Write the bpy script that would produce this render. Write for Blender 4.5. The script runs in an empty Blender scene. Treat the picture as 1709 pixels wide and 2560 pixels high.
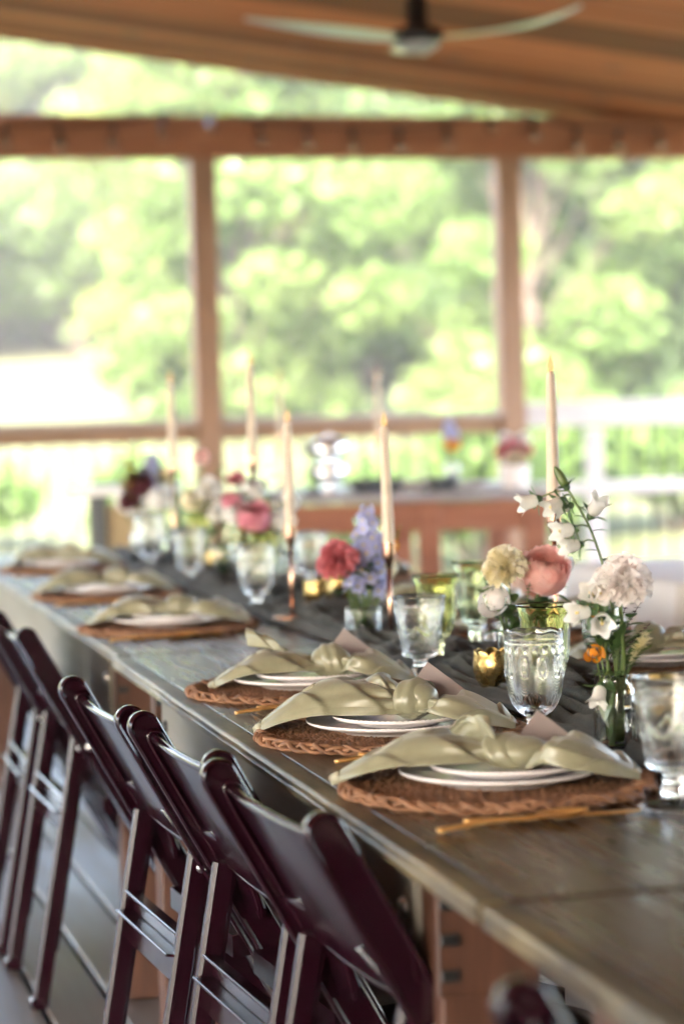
import bpy, math, random
import numpy as np
from mathutils import Matrix, Vector

PI = math.pi
R = math.radians
SC = bpy.context.scene
COL = SC.collection

# ------------------------------------------------------------------ camera
cam_d = bpy.data.cameras.new('camera')
cam = bpy.data.objects.new('camera', cam_d)
COL.objects.link(cam)
SC.camera = cam
cam_d.sensor_fit = 'VERTICAL'
cam_d.sensor_height = 36.0
cam_d.lens = 85.0
cam_d.clip_start = 0.05
cam_d.clip_end = 2000
YAW, PITCH, ROLL = R(14.6), math.atan(254.5 / 5546.0), 0.026
fw = Vector((math.sin(YAW) * math.cos(PITCH), math.cos(YAW) * math.cos(PITCH), -math.sin(PITCH)))
r0 = Vector((math.cos(YAW), -math.sin(YAW), 0))
u0 = r0.cross(fw)
rr = r0 * math.cos(ROLL) - u0 * math.sin(ROLL)
uu = u0 * math.cos(ROLL) + r0 * math.sin(ROLL)
mw = Matrix.Identity(4)
for i in range(3):
    mw[i][0], mw[i][1], mw[i][2] = rr[i], uu[i], -fw[i]
mw.translation = (0, 0, 1.252)
cam.matrix_world = mw
cam_d.dof.use_dof = True
cam_d.dof.focus_distance = 3.55
cam_d.dof.aperture_fstop = 2.8
cam_d.dof.aperture_blades = 0

# ------------------------------------------------------------------ world, sun, exposure
SUN_AZ, SUN_EL = R(-150), R(38)          # azimuth from +Y towards +X
world = bpy.data.worlds.new('World')
SC.world = world
world.use_nodes = True
wn = world.node_tree
sky = wn.nodes.new('ShaderNodeTexSky')
sky.sky_type = 'NISHITA'
sky.sun_disc = False
sky.sun_elevation = SUN_EL
sky.sun_rotation = SUN_AZ
sky.air_density = 1.0
sky.dust_density = 6.0
sky.ozone_density = 1.0
bg = wn.nodes['Background']
bg.inputs['Strength'].default_value = 0.15
wn.links.new(sky.outputs[0], bg.inputs[0])
sun_d = bpy.data.lights.new('sun', 'SUN')
sun_d.energy = 1.5
sun_d.angle = R(25)
sun_d.color = (1.0, 0.96, 0.89)
sun = bpy.data.objects.new('sun', sun_d)
COL.objects.link(sun)
to_sun = Vector((math.sin(SUN_AZ) * math.cos(SUN_EL), math.cos(SUN_AZ) * math.cos(SUN_EL), math.sin(SUN_EL)))
sun.rotation_euler = (-to_sun).to_track_quat('-Z', 'Y').to_euler()
sun.location = (0, 0, 30)
vs = SC.view_settings
vs.view_transform = 'Standard'
vs.look = 'None'
vs.gamma = 1.0
vs.use_curve_mapping = False
vs.exposure = 4.65
SC.render.engine = 'CYCLES'
SC.cycles.max_bounces = 14
SC.cycles.diffuse_bounces = 5
SC.cycles.glossy_bounces = 6
SC.cycles.transmission_bounces = 12
SC.cycles.transparent_max_bounces = 12
SC.cycles.use_denoising = True
SC.cycles.sample_clamp_indirect = 8.0

# ------------------------------------------------------------------ mesh helpers
class MB:
    def __init__(s):
        s.v = []; s.f = []; s.n = 0
    def add(s, v, f):
        v = np.asarray(v, float).reshape(-1, 3)
        s.v.append(v)
        n = s.n
        s.f.extend([tuple(i + n for i in q) for q in f])
        s.n += len(v)
        return s
    def grid(s, P, cu=False, cv=False, flip=False):
        P = np.asarray(P, float); nu, nv = P.shape[:2]
        f = []
        for i in range(nu if cu else nu - 1):
            a = i * nv; b = ((i + 1) % nu) * nv
            for j in range(nv if cv else nv - 1):
                k = (j + 1) % nv
                q = (a + j, b + j, b + k, a + k)
                f.append(q[::-1] if flip else q)
        return s.add(P.reshape(-1, 3), f)
    def box(s, c, d, rot=None, taper=1.0):
        h = np.array(d) / 2
        v = np.array([(x, y, z) for x in (-1, 1) for y in (-1, 1) for z in (-1, 1)], float)
        v[:, 0] *= np.where(v[:, 2] > 0, taper, 1); v[:, 1] *= np.where(v[:, 2] > 0, taper, 1)
        v = v * h
        if rot is not None:
            v = v @ np.array(rot).T
        return s.add(v + np.array(c), [(0, 1, 3, 2), (4, 6, 7, 5), (0, 4, 5, 1), (2, 3, 7, 6), (0, 2, 6, 4), (1, 5, 7, 3)])
    def bbox(s, c, d, b=0.003, rot=None):
        """box with chamfered edges"""
        h = np.array(d, float) / 2
        b = min(b, *(h * .95))
        vs_ = []; idx = {}
        for sx in (-1, 1):
            for sy in (-1, 1):
                for sz in (-1, 1):
                    for ax in range(3):
                        p = np.array([sx, sy, sz]) * (h - b)
                        p[ax] = (sx, sy, sz)[ax] * h[ax]
                        idx[(sx, sy, sz, ax)] = len(vs_); vs_.append(p)
        f = []
        for ax in range(3):
            o1, o2 = (ax + 1) % 3, (ax + 2) % 3
            for sg in (-1, 1):
                q = []
                for a, c2 in ((-1, -1), (1, -1), (1, 1), (-1, 1)):
                    t = [0, 0, 0]; t[ax] = sg; t[o1] = a; t[o2] = c2
                    q.append(idx[(*t, ax)])
                f.append(q if sg > 0 else q[::-1])
        for ax in range(3):
            o1, o2 = (ax + 1) % 3, (ax + 2) % 3
            for a in (-1, 1):
                for c2 in (-1, 1):
                    t = [0, 0, 0]; t[o1] = a; t[o2] = c2
                    t0 = list(t); t0[ax] = -1; t1 = list(t); t1[ax] = 1
                    q = [idx[(*t0, o1)], idx[(*t1, o1)], idx[(*t1, o2)], idx[(*t0, o2)]]
                    f.append(q if a * c2 > 0 else q[::-1])
        for sx in (-1, 1):
            for sy in (-1, 1):
                for sz in (-1, 1):
                    q = [idx[(sx, sy, sz, 0)], idx[(sx, sy, sz, 1)], idx[(sx, sy, sz, 2)]]
                    f.append(q if sx * sy * sz > 0 else q[::-1])
        v = np.array(vs_)
        if rot is not None:
            v = v @ np.array(rot).T
        return s.add(v + np.array(c), f)
    def tube(s, pts, rad, n=8, caps=True, closed=False, flat=1.0):
        pts = np.asarray(pts, float); m = len(pts)
        rad = np.full(m, rad) if np.isscalar(rad) else np.asarray(rad, float)
        if closed:
            t = np.roll(pts, -1, 0) - np.roll(pts, 1, 0)
        else:
            t = np.gradient(pts, axis=0)
        t /= np.linalg.norm(t, axis=1)[:, None] + 1e-12
        ref = np.array([0, 0, 1.0]) if abs(t[0][2]) < .9 else np.array([1.0, 0, 0])
        a = np.cross(t[0], ref); a /= np.linalg.norm(a)
        A = [a]
        for i in range(1, m):
            a = A[-1] - t[i] * (A[-1] @ t[i]); a /= np.linalg.norm(a) + 1e-12
            A.append(a)
        A = np.array(A); B = np.cross(t, A)
        th = np.linspace(0, 2 * PI, n, endpoint=False)
        P = pts[:, None, :] + rad[:, None, None] * (A[:, None, :] * np.cos(th)[None, :, None] + flat * B[:, None, :] * np.sin(th)[None, :, None])
        base = s.n
        s.grid(P, cu=closed, cv=True)
        if caps and not closed:
            s.f.append(tuple(base + i for i in range(n)))
            s.f.append(tuple(base + (m - 1) * n + i for i in range(n))[::-1])
        return s
    def lathe(s, prof, n=48, fn=None, cap0=False, cap1=False, c=(0, 0, 0)):
        prof = np.asarray(prof, float)
        th = np.linspace(0, 2 * PI, n, endpoint=False)
        rad = np.repeat(prof[:, :1], n, 1); z = np.repeat(prof[:, 1:2], n, 1)
        if fn is not None:
            rad, z = fn(rad, z, np.repeat(th[None, :], len(prof), 0))
        P = np.stack([rad * np.cos(th) + c[0], rad * np.sin(th) + c[1], z + c[2]], -1)
        base = s.n
        s.grid(P, cv=True, flip=True)
        m = len(prof)
        if cap0: s.f.append(tuple(base + i for i in range(n))[::-1])
        if cap1: s.f.append(tuple(base + (m - 1) * n + i for i in range(n)))
        return s
    def ball(s, c, r, nu=10, nv=14):
        r = np.broadcast_to(np.asarray(r, float), (3,))
        t = np.linspace(0.001, PI - .001, nu); p = np.linspace(0, 2 * PI, nv, endpoint=False)
        T, Q = np.meshgrid(t, p, indexing='ij')
        P = np.stack([np.sin(T) * np.cos(Q) * r[0] + c[0], np.sin(T) * np.sin(Q) * r[1] + c[1], np.cos(T) * r[2] + c[2]], -1)
        return s.grid(P, cv=True)
    def mesh(s, name, mat, smooth=True, angle=None):
        me = bpy.data.meshes.new(name)
        v = np.concatenate(s.v) if s.v else np.zeros((0, 3))
        me.from_pydata(v.tolist(), [], s.f)
        if smooth:
            me.polygons.foreach_set('use_smooth', [True] * len(me.polygons))
            if angle is not None:
                try: me.set_sharp_from_angle(angle=R(angle))
                except Exception: pass
        me.materials.append(mat)
        me.update()
        return me
    def obj(s, name, mat, parent=None, smooth=True, angle=None):
        return link(name, s.mesh(name, mat, smooth, angle), parent)

def link(name, data, parent=None, loc=None, rz=None):
    o = bpy.data.objects.new(name, data)
    COL.objects.link(o)
    if parent is not None: o.parent = parent
    if loc is not None: o.location = loc
    if rz is not None: o.rotation_euler = (0, 0, rz)
    return o

def tag(o, label=None, cat=None, group=None, kind=None):
    if label: o['label'] = label
    if cat: o['category'] = cat
    if group: o['group'] = group
    if kind: o['kind'] = kind
    return o

def thing(name, label, cat, loc=(0, 0, 0), rz=0, group=None):
    return tag(link(name, None, None, loc, rz), label, cat, group)

def copy_tree(o, parent=None):
    c = o.copy(); COL.objects.link(c); c.parent = parent
    for ch in list(o.children):
        if ch.name in bpy.data.objects: copy_tree(ch, c)
    return c

def place_copy(proto, label, loc, rz=0, scale=None, first=[None]):
    """the first call uses the prototype itself, later ones copies of it"""
    if proto.get('_used'):
        o = copy_tree(proto)
    else:
        o = proto; proto['_used'] = 1
    o['label'] = label
    o.location = loc; o.rotation_euler = (0, 0, rz)
    if scale: o.scale = scale if hasattr(scale, '__len__') else (scale,) * 3
    return o

def rotm(axis, ang):
    return np.array(Matrix.Rotation(ang, 3, axis))

def spline(pts, n):
    """Catmull-Rom through pts"""
    p = np.asarray(pts, float)
    p = np.vstack([2 * p[0] - p[1], p, 2 * p[-1] - p[-2]])
    m = len(p) - 3
    out = []
    for t in np.linspace(0, m - 1e-9, n):
        i = int(t); f = t - i
        a, b, c, d = p[i:i + 4]
        out.append(.5 * (2 * b + (c - a) * f + (2 * a - 5 * b + 4 * c - d) * f * f + (3 * b - a - 3 * c + d) * f ** 3))
    return np.array(out)

def vnoise(x, y, seed=0):
    """smooth value noise on arrays"""
    x = np.asarray(x, float); y = np.asarray(y, float)
    xi = np.floor(x).astype(int); yi = np.floor(y).astype(int)
    fx = x - xi; fy = y - yi
    fx = fx * fx * (3 - 2 * fx); fy = fy * fy * (3 - 2 * fy)
    def h(a, b):
        n = (a * 374761393 + b * 668265263 + seed * 982451653) & 0x7fffffff
        n = ((n ^ (n >> 13)) * 1274126177) & 0x7fffffff
        return ((n ^ (n >> 16)) & 0xffff) / 65535.0
    return (h(xi, yi) * (1 - fx) + h(xi + 1, yi) * fx) * (1 - fy) + (h(xi, yi + 1) * (1 - fx) + h(xi + 1, yi + 1) * fx) * fy

# ------------------------------------------------------------------ materials
def setin(b, k, v):
    if k in b.inputs: b.inputs[k].default_value = v

def mat(name, col, rough=.5, metal=0, spec=.5, trans=0, ior=1.45, col2=None, scale=20, stretch=(1, 1, 1), bump=0, bscale=None, bdist=.002,
        rough2=None, coat=0, sheen=0, subs=0, lo=.35, hi=.65, alpha=1.0, aniso=0, detail=6, rand=0):
    m = bpy.data.materials.new(name); m.use_nodes = True
    nt = m.node_tree; N = nt.nodes; L = nt.links
    b = N['Principled BSDF']
    setin(b, 'Base Color', (*col, 1)); setin(b, 'Roughness', rough); setin(b, 'Metallic', metal)
    setin(b, 'Specular IOR Level', spec); setin(b, 'Transmission Weight', trans); setin(b, 'IOR', ior)
    setin(b, 'Coat Weight', coat); setin(b, 'Coat Roughness', .08); setin(b, 'Sheen Weight', sheen); setin(b, 'Alpha', alpha)
    setin(b, 'Anisotropic', aniso)
    if subs:
        setin(b, 'Subsurface Weight', subs); setin(b, 'Subsurface Radius', (.01, .006, .004)); setin(b, 'Subsurface Scale', 1.0)
    if col2 is not None or bump or rough2 is not None:
        tc = N.new('ShaderNodeTexCoord'); mp = N.new('ShaderNodeMapping')
        mp.inputs['Scale'].default_value = stretch
        L.new(tc.outputs['Object'], mp.inputs['Vector'])
        nz = N.new('ShaderNodeTexNoise'); nz.inputs['Scale'].default_value = scale; nz.inputs['Detail'].default_value = detail
        nz.inputs['Roughness'].default_value = .6
        L.new(mp.outputs[0], nz.inputs['Vector'])
        mr = N.new('ShaderNodeMapRange'); mr.inputs[1].default_value = lo; mr.inputs[2].default_value = hi
        L.new(nz.outputs['Fac'], mr.inputs[0])
        if col2 is not None:
            mx = N.new('ShaderNodeMix'); mx.data_type = 'RGBA'
            mx.inputs[6].default_value = (*col, 1); mx.inputs[7].default_value = (*col2, 1)
            L.new(mr.outputs[0], mx.inputs[0])
            src_c = mx.outputs[2]
            if rand:
                oi = N.new('ShaderNodeObjectInfo'); hs = N.new('ShaderNodeHueSaturation')
                m3 = N.new('ShaderNodeMapRange'); m3.inputs[3].default_value = 1 - rand; m3.inputs[4].default_value = 1 + rand
                L.new(oi.outputs['Random'], m3.inputs[0]); L.new(m3.outputs[0], hs.inputs['Value']); L.new(src_c, hs.inputs['Color'])
                ad = N.new('ShaderNodeVectorMath'); ad.operation = 'MULTIPLY_ADD'; ad.inputs[1].default_value = (1, 1, 1)
                sc_ = N.new('ShaderNodeVectorMath'); sc_.operation = 'SCALE'; sc_.inputs['Scale'].default_value = 9.0
                cm = N.new('ShaderNodeCombineXYZ'); L.new(oi.outputs['Random'], cm.inputs[0]); L.new(oi.outputs['Random'], cm.inputs[1]); L.new(cm.outputs[0], sc_.inputs[0])
                L.new(tc.outputs['Object'], ad.inputs[0]); L.new(sc_.outputs[0], ad.inputs[2]); L.new(ad.outputs[0], mp.inputs['Vector'])
                src_c = hs.outputs[0]
            L.new(src_c, b.inputs['Base Color'])
        if rough2 is not None:
            m2 = N.new('ShaderNodeMapRange'); m2.inputs[3].default_value = rough; m2.inputs[4].default_value = rough2
            L.new(mr.outputs[0], m2.inputs[0]); L.new(m2.outputs[0], b.inputs['Roughness'])
        if bump:
            src = nz
            if bscale:
                src = N.new('ShaderNodeTexNoise'); src.inputs['Scale'].default_value = bscale; src.inputs['Detail'].default_value = 5
                L.new(mp.outputs[0], src.inputs['Vector'])
            bp = N.new('ShaderNodeBump'); bp.inputs['Strength'].default_value = bump; bp.inputs['Distance'].default_value = bdist
            L.new(src.outputs['Fac'], bp.inputs['Height']); L.new(bp.outputs[0], b.inputs['Normal'])
    return m

def leaf_mat(name, c1, c2, trans=.5, tcol=None, scale=1.5, gloss=.06):
    m = bpy.data.materials.new(name); m.use_nodes = True
    nt = m.node_tree; N = nt.nodes; L = nt.links
    for n in list(N): N.remove(n)
    out = N.new('ShaderNodeOutputMaterial')
    tc = N.new('ShaderNodeTexCoord'); nz = N.new('ShaderNodeTexNoise'); nz.inputs['Scale'].default_value = scale; nz.inputs['Detail'].default_value = 3
    L.new(tc.outputs['Object'], nz.inputs['Vector'])
    mr = N.new('ShaderNodeMapRange'); mr.inputs[1].default_value = .35; mr.inputs[2].default_value = .65
    L.new(nz.outputs['Fac'], mr.inputs[0])
    mx = N.new('ShaderNodeMix'); mx.data_type = 'RGBA'
    mx.inputs[6].default_value = (*c1, 1); mx.inputs[7].default_value = (*c2, 1)
    L.new(mr.outputs[0], mx.inputs[0])
    d = N.new('ShaderNodeBsdfDiffuse'); t = N.new('ShaderNodeBsdfTranslucent'); g = N.new('ShaderNodeBsdfGlossy')
    g.inputs['Roughness'].default_value = .35
    L.new(mx.outputs[2], d.inputs[0])
    if tcol is None:
        L.new(mx.outputs[2], t.inputs[0])
    else:
        t.inputs[0].default_value = (*tcol, 1)
    a = N.new('ShaderNodeMixShader'); a.inputs[0].default_value = trans
    L.new(d.outputs[0], a.inputs[1]); L.new(t.outputs[0], a.inputs[2])
    b = N.new('ShaderNodeMixShader'); b.inputs[0].default_value = gloss
    L.new(a.outputs[0], b.inputs[1]); L.new(g.outputs[0], b.inputs[2])
    L.new(b.outputs[0], out.inputs[0])
    return m

def emit_mat(name, col, strength):
    m = bpy.data.materials.new(name); m.use_nodes = True
    b = m.node_tree.nodes['Principled BSDF']
    setin(b, 'Base Color', (.05, .03, .015, 1)); setin(b, 'Emission Color', (*col, 1)); setin(b, 'Emission Strength', strength); setin(b, 'Roughness', .4)
    return m

def table_mat():
    """dark brown varnish, scuffed to pale greyish wear along the grain"""
    m = bpy.data.materials.new('worn_brown_tabletop'); m.use_nodes = True
    nt = m.node_tree; N = nt.nodes; L = nt.links; b = N['Principled BSDF']
    tc = N.new('ShaderNodeTexCoord'); geo = N.new('ShaderNodeObjectInfo')
    mp = N.new('ShaderNodeMapping'); mp.inputs['Scale'].default_value = (26, 1.6, 26)
    ad = N.new('ShaderNodeVectorMath'); ad.operation = 'ADD'
    L.new(tc.outputs['Object'], ad.inputs[0]); L.new(geo.outputs['Random'], ad.inputs[1])
    L.new(ad.outputs[0], mp.inputs[0])
    n1 = N.new('ShaderNodeTexNoise'); n1.inputs['Scale'].default_value = 1.5; n1.inputs['Detail'].default_value = 8; n1.inputs['Roughness'].default_value = .65
    L.new(mp.outputs[0], n1.inputs['Vector'])
    cr = N.new('ShaderNodeValToRGB')
    cr.color_ramp.elements[0].position = .3; cr.color_ramp.elements[0].color = (.016, .008, .0042, 1)
    cr.color_ramp.elements[1].position = .72; cr.color_ramp.elements[1].color = (.060, .030, .015, 1)
    L.new(n1.outputs['Fac'], cr.inputs[0])
    n2 = N.new('ShaderNodeTexNoise'); n2.inputs['Scale'].default_value = 5; n2.inputs['Detail'].default_value = 9; n2.inputs['Roughness'].default_value = .7
    L.new(tc.outputs['Object'], n2.inputs['Vector'])
    mr = N.new('ShaderNodeMapRange'); mr.inputs[1].default_value = .60; mr.inputs[2].default_value = .75; mr.inputs[4].default_value = .25
    L.new(n2.outputs['Fac'], mr.inputs[0])
    mx = N.new('ShaderNodeMix'); mx.data_type = 'RGBA'; mx.inputs[7].default_value = (.16, .14, .11, 1)
    L.new(mr.outputs[0], mx.inputs[0]); L.new(cr.outputs[0], mx.inputs[6]); L.new(mx.outputs[2], b.inputs['Base Color'])
    m2 = N.new('ShaderNodeMapRange'); m2.inputs[1].default_value = .3; m2.inputs[2].default_value = .7; m2.inputs[3].default_value = .2; m2.inputs[4].default_value = .36
    L.new(n1.outputs['Fac'], m2.inputs[0]); L.new(m2.outputs[0], b.inputs['Roughness'])
    bp = N.new('ShaderNodeBump'); bp.inputs['Strength'].default_value = .25; bp.inputs['Distance'].default_value = .0015
    L.new(n1.outputs['Fac'], bp.inputs['Height']); L.new(bp.outputs[0], b.inputs['Normal'])
    setin(b, 'Specular IOR Level', .45)
    return m

MT = {}
MT['tabletop'] = table_mat()
MT['edge'] = mat('worn_ochre_edge', (.030, .019, .010), .4, col2=(.16, .125, .065), scale=9, stretch=(3, .8, 3), bump=.3, lo=.38, hi=.66)
MT['apron'] = mat('pale_painted_apron', (.20, .185, .16), .55, col2=(.15, .137, .115), scale=4, stretch=(1, .5, 3), bump=.08)
MT['redleg'] = mat('reddish_brown_leg', (.075, .030, .017), .5, col2=(.042, .017, .010), scale=6, stretch=(9, 9, 1), bump=.15)
MT['chair'] = mat('mahogany_resin', (.0105, .0013, .0046), .14, rough2=.24, scale=7, spec=.5, bump=.05, bscale=500, bdist=.0004, coat=.0)
MT['steel'] = mat('bolt_steel', (.6, .6, .6), .3, metal=1)
MT['deck'] = mat('weathered_deck', (.125, .104, .093), .5, col2=(.06, .049, .043), scale=3, stretch=(12, .8, 12), bump=.2, rough2=.34, rand=.15)
MT['dark'] = mat('dark_joist', (.02, .016, .012), .8)
MT['cedar'] = mat('cedar_board', (.42, .145, .062), .6, col2=(.31, .10, .04), scale=2.2, stretch=(.8, 12, 12), bump=.15, rand=.5, spec=.08)
MT['cedar2'] = mat('cedar_beam', (.19, .075, .038), .6, spec=.2, col2=(.15, .07, .038), scale=2.2, stretch=(.8, 12, 12), bump=.15)
MT['beam'] = mat('cedar_tie_beam', (.34, .15, .078), .6, spec=.2, col2=(.27, .11, .056), scale=2.2, stretch=(.8, 12, 12), bump=.15)
MT['shadewall'] = mat('dark_shade_wall', (.045, .034, .028), .7, col2=(.03, .022, .018), scale=3, bump=.1)  # dark so the added wall sends little light to the near faces
MT['knot'] = mat('dark_wood_knot', (.12, .045, .02), .5)
MT['post'] = mat('cedar_post', (.32, .185, .112), .6, col2=(.25, .14, .082), scale=2.2, stretch=(12, 12, .8), bump=.15)
MT['rail'] = mat('weathered_rail', (.42, .34, .31), .55, col2=(.33, .26, .235), scale=3, stretch=(.8, 12, 12), bump=.15)
MT['palerail'] = mat('sun_pale_rail', (.52, .46, .45), .55, col2=(.44, .39, .38), scale=3, bump=.08)  # pale colour stands in for sunlight the roof keeps off this bay
MT['blackmetal'] = mat('black_metal', (.012, .012, .013), .4)
MT['silverblade'] = mat('brushed_aluminium', (.62, .63, .60), .34, metal=.9)
MT['opal'] = mat('opal_glass', (.35, .35, .33), .3)
MT['bulb'] = mat('clear_bulb', (.6, .55, .48), .03, trans=1.0, ior=1.3)
MT['wicker'] = mat('water_hyacinth', (.34, .178, .095), .55, col2=(.16, .075, .037), scale=45, bump=.4, bscale=260, bdist=.0015)
MT['porcelain'] = mat('white_porcelain', (.80, .77, .775), .16, spec=.6)
MT['napkin'] = mat('sage_satin', (.255, .25, .165), .33, col2=(.22, .215, .138), scale=60, sheen=.15, bump=.10, bscale=900, bdist=.0005, aniso=.3, spec=.8)
MT['hem'] = mat('sage_hem', (.36, .345, .255), .5, bump=.5, bscale=420, bdist=.0012)
MT['card'] = mat('mauve_card', (.30, .25, .243), .6, bump=.1, bscale=600, bdist=.0003)
MT['gold'] = mat('brushed_gold', (.86, .52, .18), .38, metal=.65, bump=.05, bscale=300, bdist=.0003)
MT['copper'] = mat('rose_gold', (.66, .40, .28), .24, metal=1)
MT['wax'] = mat('ivory_wax', (.68, .57, .46), .45, subs=.15, col2=(.64, .53, .42), scale=30)
MT['flame'] = emit_mat('led_flame', (1.0, .58, .20), .05)
MT['glass'] = mat('clear_glass', (.97, .98, .98), .015, trans=1, ior=1.5)
MT['pressed'] = mat('pressed_glass', (.98, .985, .985), .0, trans=1, ior=1.5, bump=.3, bscale=150, bdist=.001)
MT['green'] = mat('olive_glass', (.80, .84, .52), .02, trans=1, ior=1.5)
MT['pale'] = mat('pale_green_glass', (.86, .93, .74), .02, trans=1, ior=1.5)
MT['water'] = mat('vase_water', (.93, .97, .95), .0, trans=1, ior=1.33)
MT['mercury'] = mat('gold_mercury_glass', (.40, .29, .11), .16, metal=.85, col2=(.15, .095, .03), scale=70, lo=.4, hi=.62, rough2=.32, bump=.25, bscale=130)
MT['gauze'] = mat('charcoal_gauze', (.030, .035, .033), .85, col2=(.018, .021, .020), scale=12, stretch=(1, .4, 1), sheen=.08, bump=.6, bscale=330, bdist=.0015)
MT['linen'] = mat('white_linen', (.82, .81, .80), .8, bump=.1, bscale=300)
MT['greyleg'] = mat('slate_grey_paint', (.09, .10, .11), .5)
MT['cream'] = mat('cream_board', (.42, .33, .19), .6)
MT['silver'] = mat('polished_silver', (.85, .85, .87), .07, metal=1)
MT['redwood'] = mat('redwood_buffet', (.34, .135, .075), .5, col2=(.25, .09, .05), scale=3, stretch=(.6, 8, 8), bump=.1)
MT['buffettop'] = mat('buffet_top', (.36, .32, .33), .22, col2=(.28, .25, .26), scale=3)
MT['bark'] = mat('bark', (.10, .078, .06), .9, col2=(.055, .042, .033), scale=8, stretch=(4, 4, 1), bump=.6, bdist=.03)
MT['soil'] = mat('grass_ground', (.038, .05, .013), .95, col2=(.062, .062, .026), scale=.12, lo=.42, hi=.6)
MT['stem'] = leaf_mat('stem_green', (.17, .25, .07), (.12, .19, .055), .35, scale=30)
MT['flowerleaf'] = leaf_mat('vase_leaf', (.05, .12, .028), (.085, .16, .045), .4, scale=25, gloss=.1)
MT['dkstem'] = leaf_mat('plum_stem', (.07, .02, .035), (.05, .03, .03), .2, scale=30)
MT['white_p'] = leaf_mat('white_petal', (.88, .87, .84), (.92, .91, .88), .45, scale=40, gloss=.02)
MT['blush_p'] = leaf_mat('blush_petal', (.93, .87, .85), (.95, .92, .90), .45, scale=40, gloss=.02)
MT['cream_p'] = leaf_mat('cream_petal', (.86, .78, .50), (.90, .85, .70), .42, scale=40, gloss=.02)
MT['coral_p'] = leaf_mat('coral_petal', (.88, .52, .48), (.92, .66, .61), .45, scale=40, gloss=.02)
MT['rose_p'] = leaf_mat('rose_petal', (.68, .19, .23), (.75, .31, .34), .42, scale=40, gloss=.02)
MT['pink_p'] = leaf_mat('pink_petal', (.72, .25, .34), (.80, .42, .48), .35, scale=40, gloss=.02)
MT['blue_p'] = leaf_mat('delphinium_petal', (.46, .48, .76), (.56, .58, .82), .4, scale=40, gloss=.02)
MT['orange_p'] = leaf_mat('orange_petal', (.72, .25, .015), (.78, .34, .03), .35, scale=40, gloss=.02)
MT['yellow_p'] = leaf_mat('mustard_petal', (.48, .31, .02), (.40, .30, .04), .35, scale=40, gloss=.02)
MT['plum_p'] = leaf_mat('plum_petal', (.10, .025, .04), (.14, .04, .05), .3, scale=40, gloss=.02)
MT['eye'] = mat('flower_eye', (.70, .58, .26), .7)

# ================================================================== THE SETTING
rng = np.random.default_rng(7)

# ---- lawn: one sheet to the horizon, level round the deck and rising behind it
def lawn_z(x, y):
    d = np.clip(y - 15, 0, None)
    return -.55 + .082 * d + .0007 * np.clip(d, 0, 70) ** 2 * .6 + .35 * (vnoise(x * .07, y * .07, 3) - .5) * np.clip(d / 12, 0, 1)
gx = np.concatenate([np.linspace(-400, -45, 10), np.linspace(-40, 60, 61), np.linspace(65, 420, 10)])
gy = np.concatenate([np.linspace(-300, -20, 8), np.linspace(-15, 75, 61), np.linspace(85, 500, 12)])
GX, GY = np.meshgrid(gx, gy, indexing='ij')
GZ = lawn_z(GX, np.clip(GY, None, 90))
tag(MB().grid(np.stack([GX, GY, GZ], -1)).obj('lawn', MT['soil']), 'pale sunlit lawn rising behind the deck', 'lawn', kind='structure')

# ---- deck: planks laid along the table
deck = tag(link('deck_floor', None), 'weathered grey deck of long planks under the tables', 'deck', kind='structure')
MB().box((0, 4.5, -.31), (12.6, 17.6, .5)).obj('deck_frame', MT['dark'], deck, smooth=False)
pm = MB().bbox((0, 0, -.0145), (.1325, 17.6, .029), .004).mesh('floor_plank', MT['deck'], smooth=False)
x = -6.2
while x < 6.25:
    o = link('floor_plank', pm, deck, (.559 + round((x - .559) / .1455) * .1455, 4.5 + rng.uniform(-.02, .02), -.002 + rng.uniform(-.0015, .0015)))
    x += .1455

# ---- pavilion: ceiling boards, beam, posts
YW = 13.0
def roof_z(x): return 3.458 - .1265 * abs(x)
pav = thing('pavilion', 'open timber pavilion with cedar board ceiling, tie beam and square posts', 'pavilion')
ceil = link('ceiling', None, pav)
for sx in (1, -1):
    ang = math.atan(.1265) * sx
    c = (sx * 2.9, 4.4, roof_z(2.9) + .075)
    o = MB().box((0, 0, 0), (5.95, 17.7, .06), None).obj('roof_slab', MT['cedar2'], ceil, smooth=False)
    o.location = c; o.rotation_euler = (0, ang, 0)
bm_ = MB().bbox((0, 0, 0), (5.86, .272, .022), .01).mesh('ceiling_board', MT['cedar'], smooth=False)
y = YW + .12
k = 0
while y > 7.2:
    for sx in (1, -1):
        o = link('ceiling_board', bm_, ceil, (sx * 2.9 + rng.uniform(-.3, .3) * 0, y, roof_z(2.9) + .026 + rng.uniform(-.004, .004)))
        o.rotation_euler = (0, math.atan(.1265) * sx, 0)
    y -= .295
o = MB().box((0, 1.35, 0), (5.86, 11.4, .022)).obj('ceiling_panel', MT['cedar'], ceil, smooth=False)
o.location = (2.9, 0, roof_z(2.9) + .03); o.rotation_euler = (0, math.atan(.1265), 0)
o2 = link('ceiling_panel', o.data, ceil, (-2.9, 0, roof_z(2.9) + .03)); o2.rotation_euler = (0, -math.atan(.1265), 0)
for kx, ky in ((3.75, 11.9), (4.2, 12.3), (3.0, 12.2), (4.75, 12.45), (3.4, 12.75), (2.2, 12.5), (4.5, 11.6)):
    o = MB().lathe([(.001, -.003), (.035, -.002), (.042, 0)], 14, lambda r, z, t: (r * (1 + .25 * np.cos(t * 2 + 1)), z)).obj('wood_knot', MT['knot'], ceil)
    o.location = (kx, ky, roof_z(kx) + .0085); o.rotation_euler = (0, math.atan(.1265), 0)
rk = MB().bbox((0, 0, 0), (5.95, .035, .13), .004).mesh('rake_board', MT['cedar2'], smooth=False)
for sx in (1, -1):
    o = link('rake_board', rk, ceil, (sx * 2.9, YW + .235, roof_z(2.9) + .07)); o.rotation_euler = (0, math.atan(.1265) * sx, 0)
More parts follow.
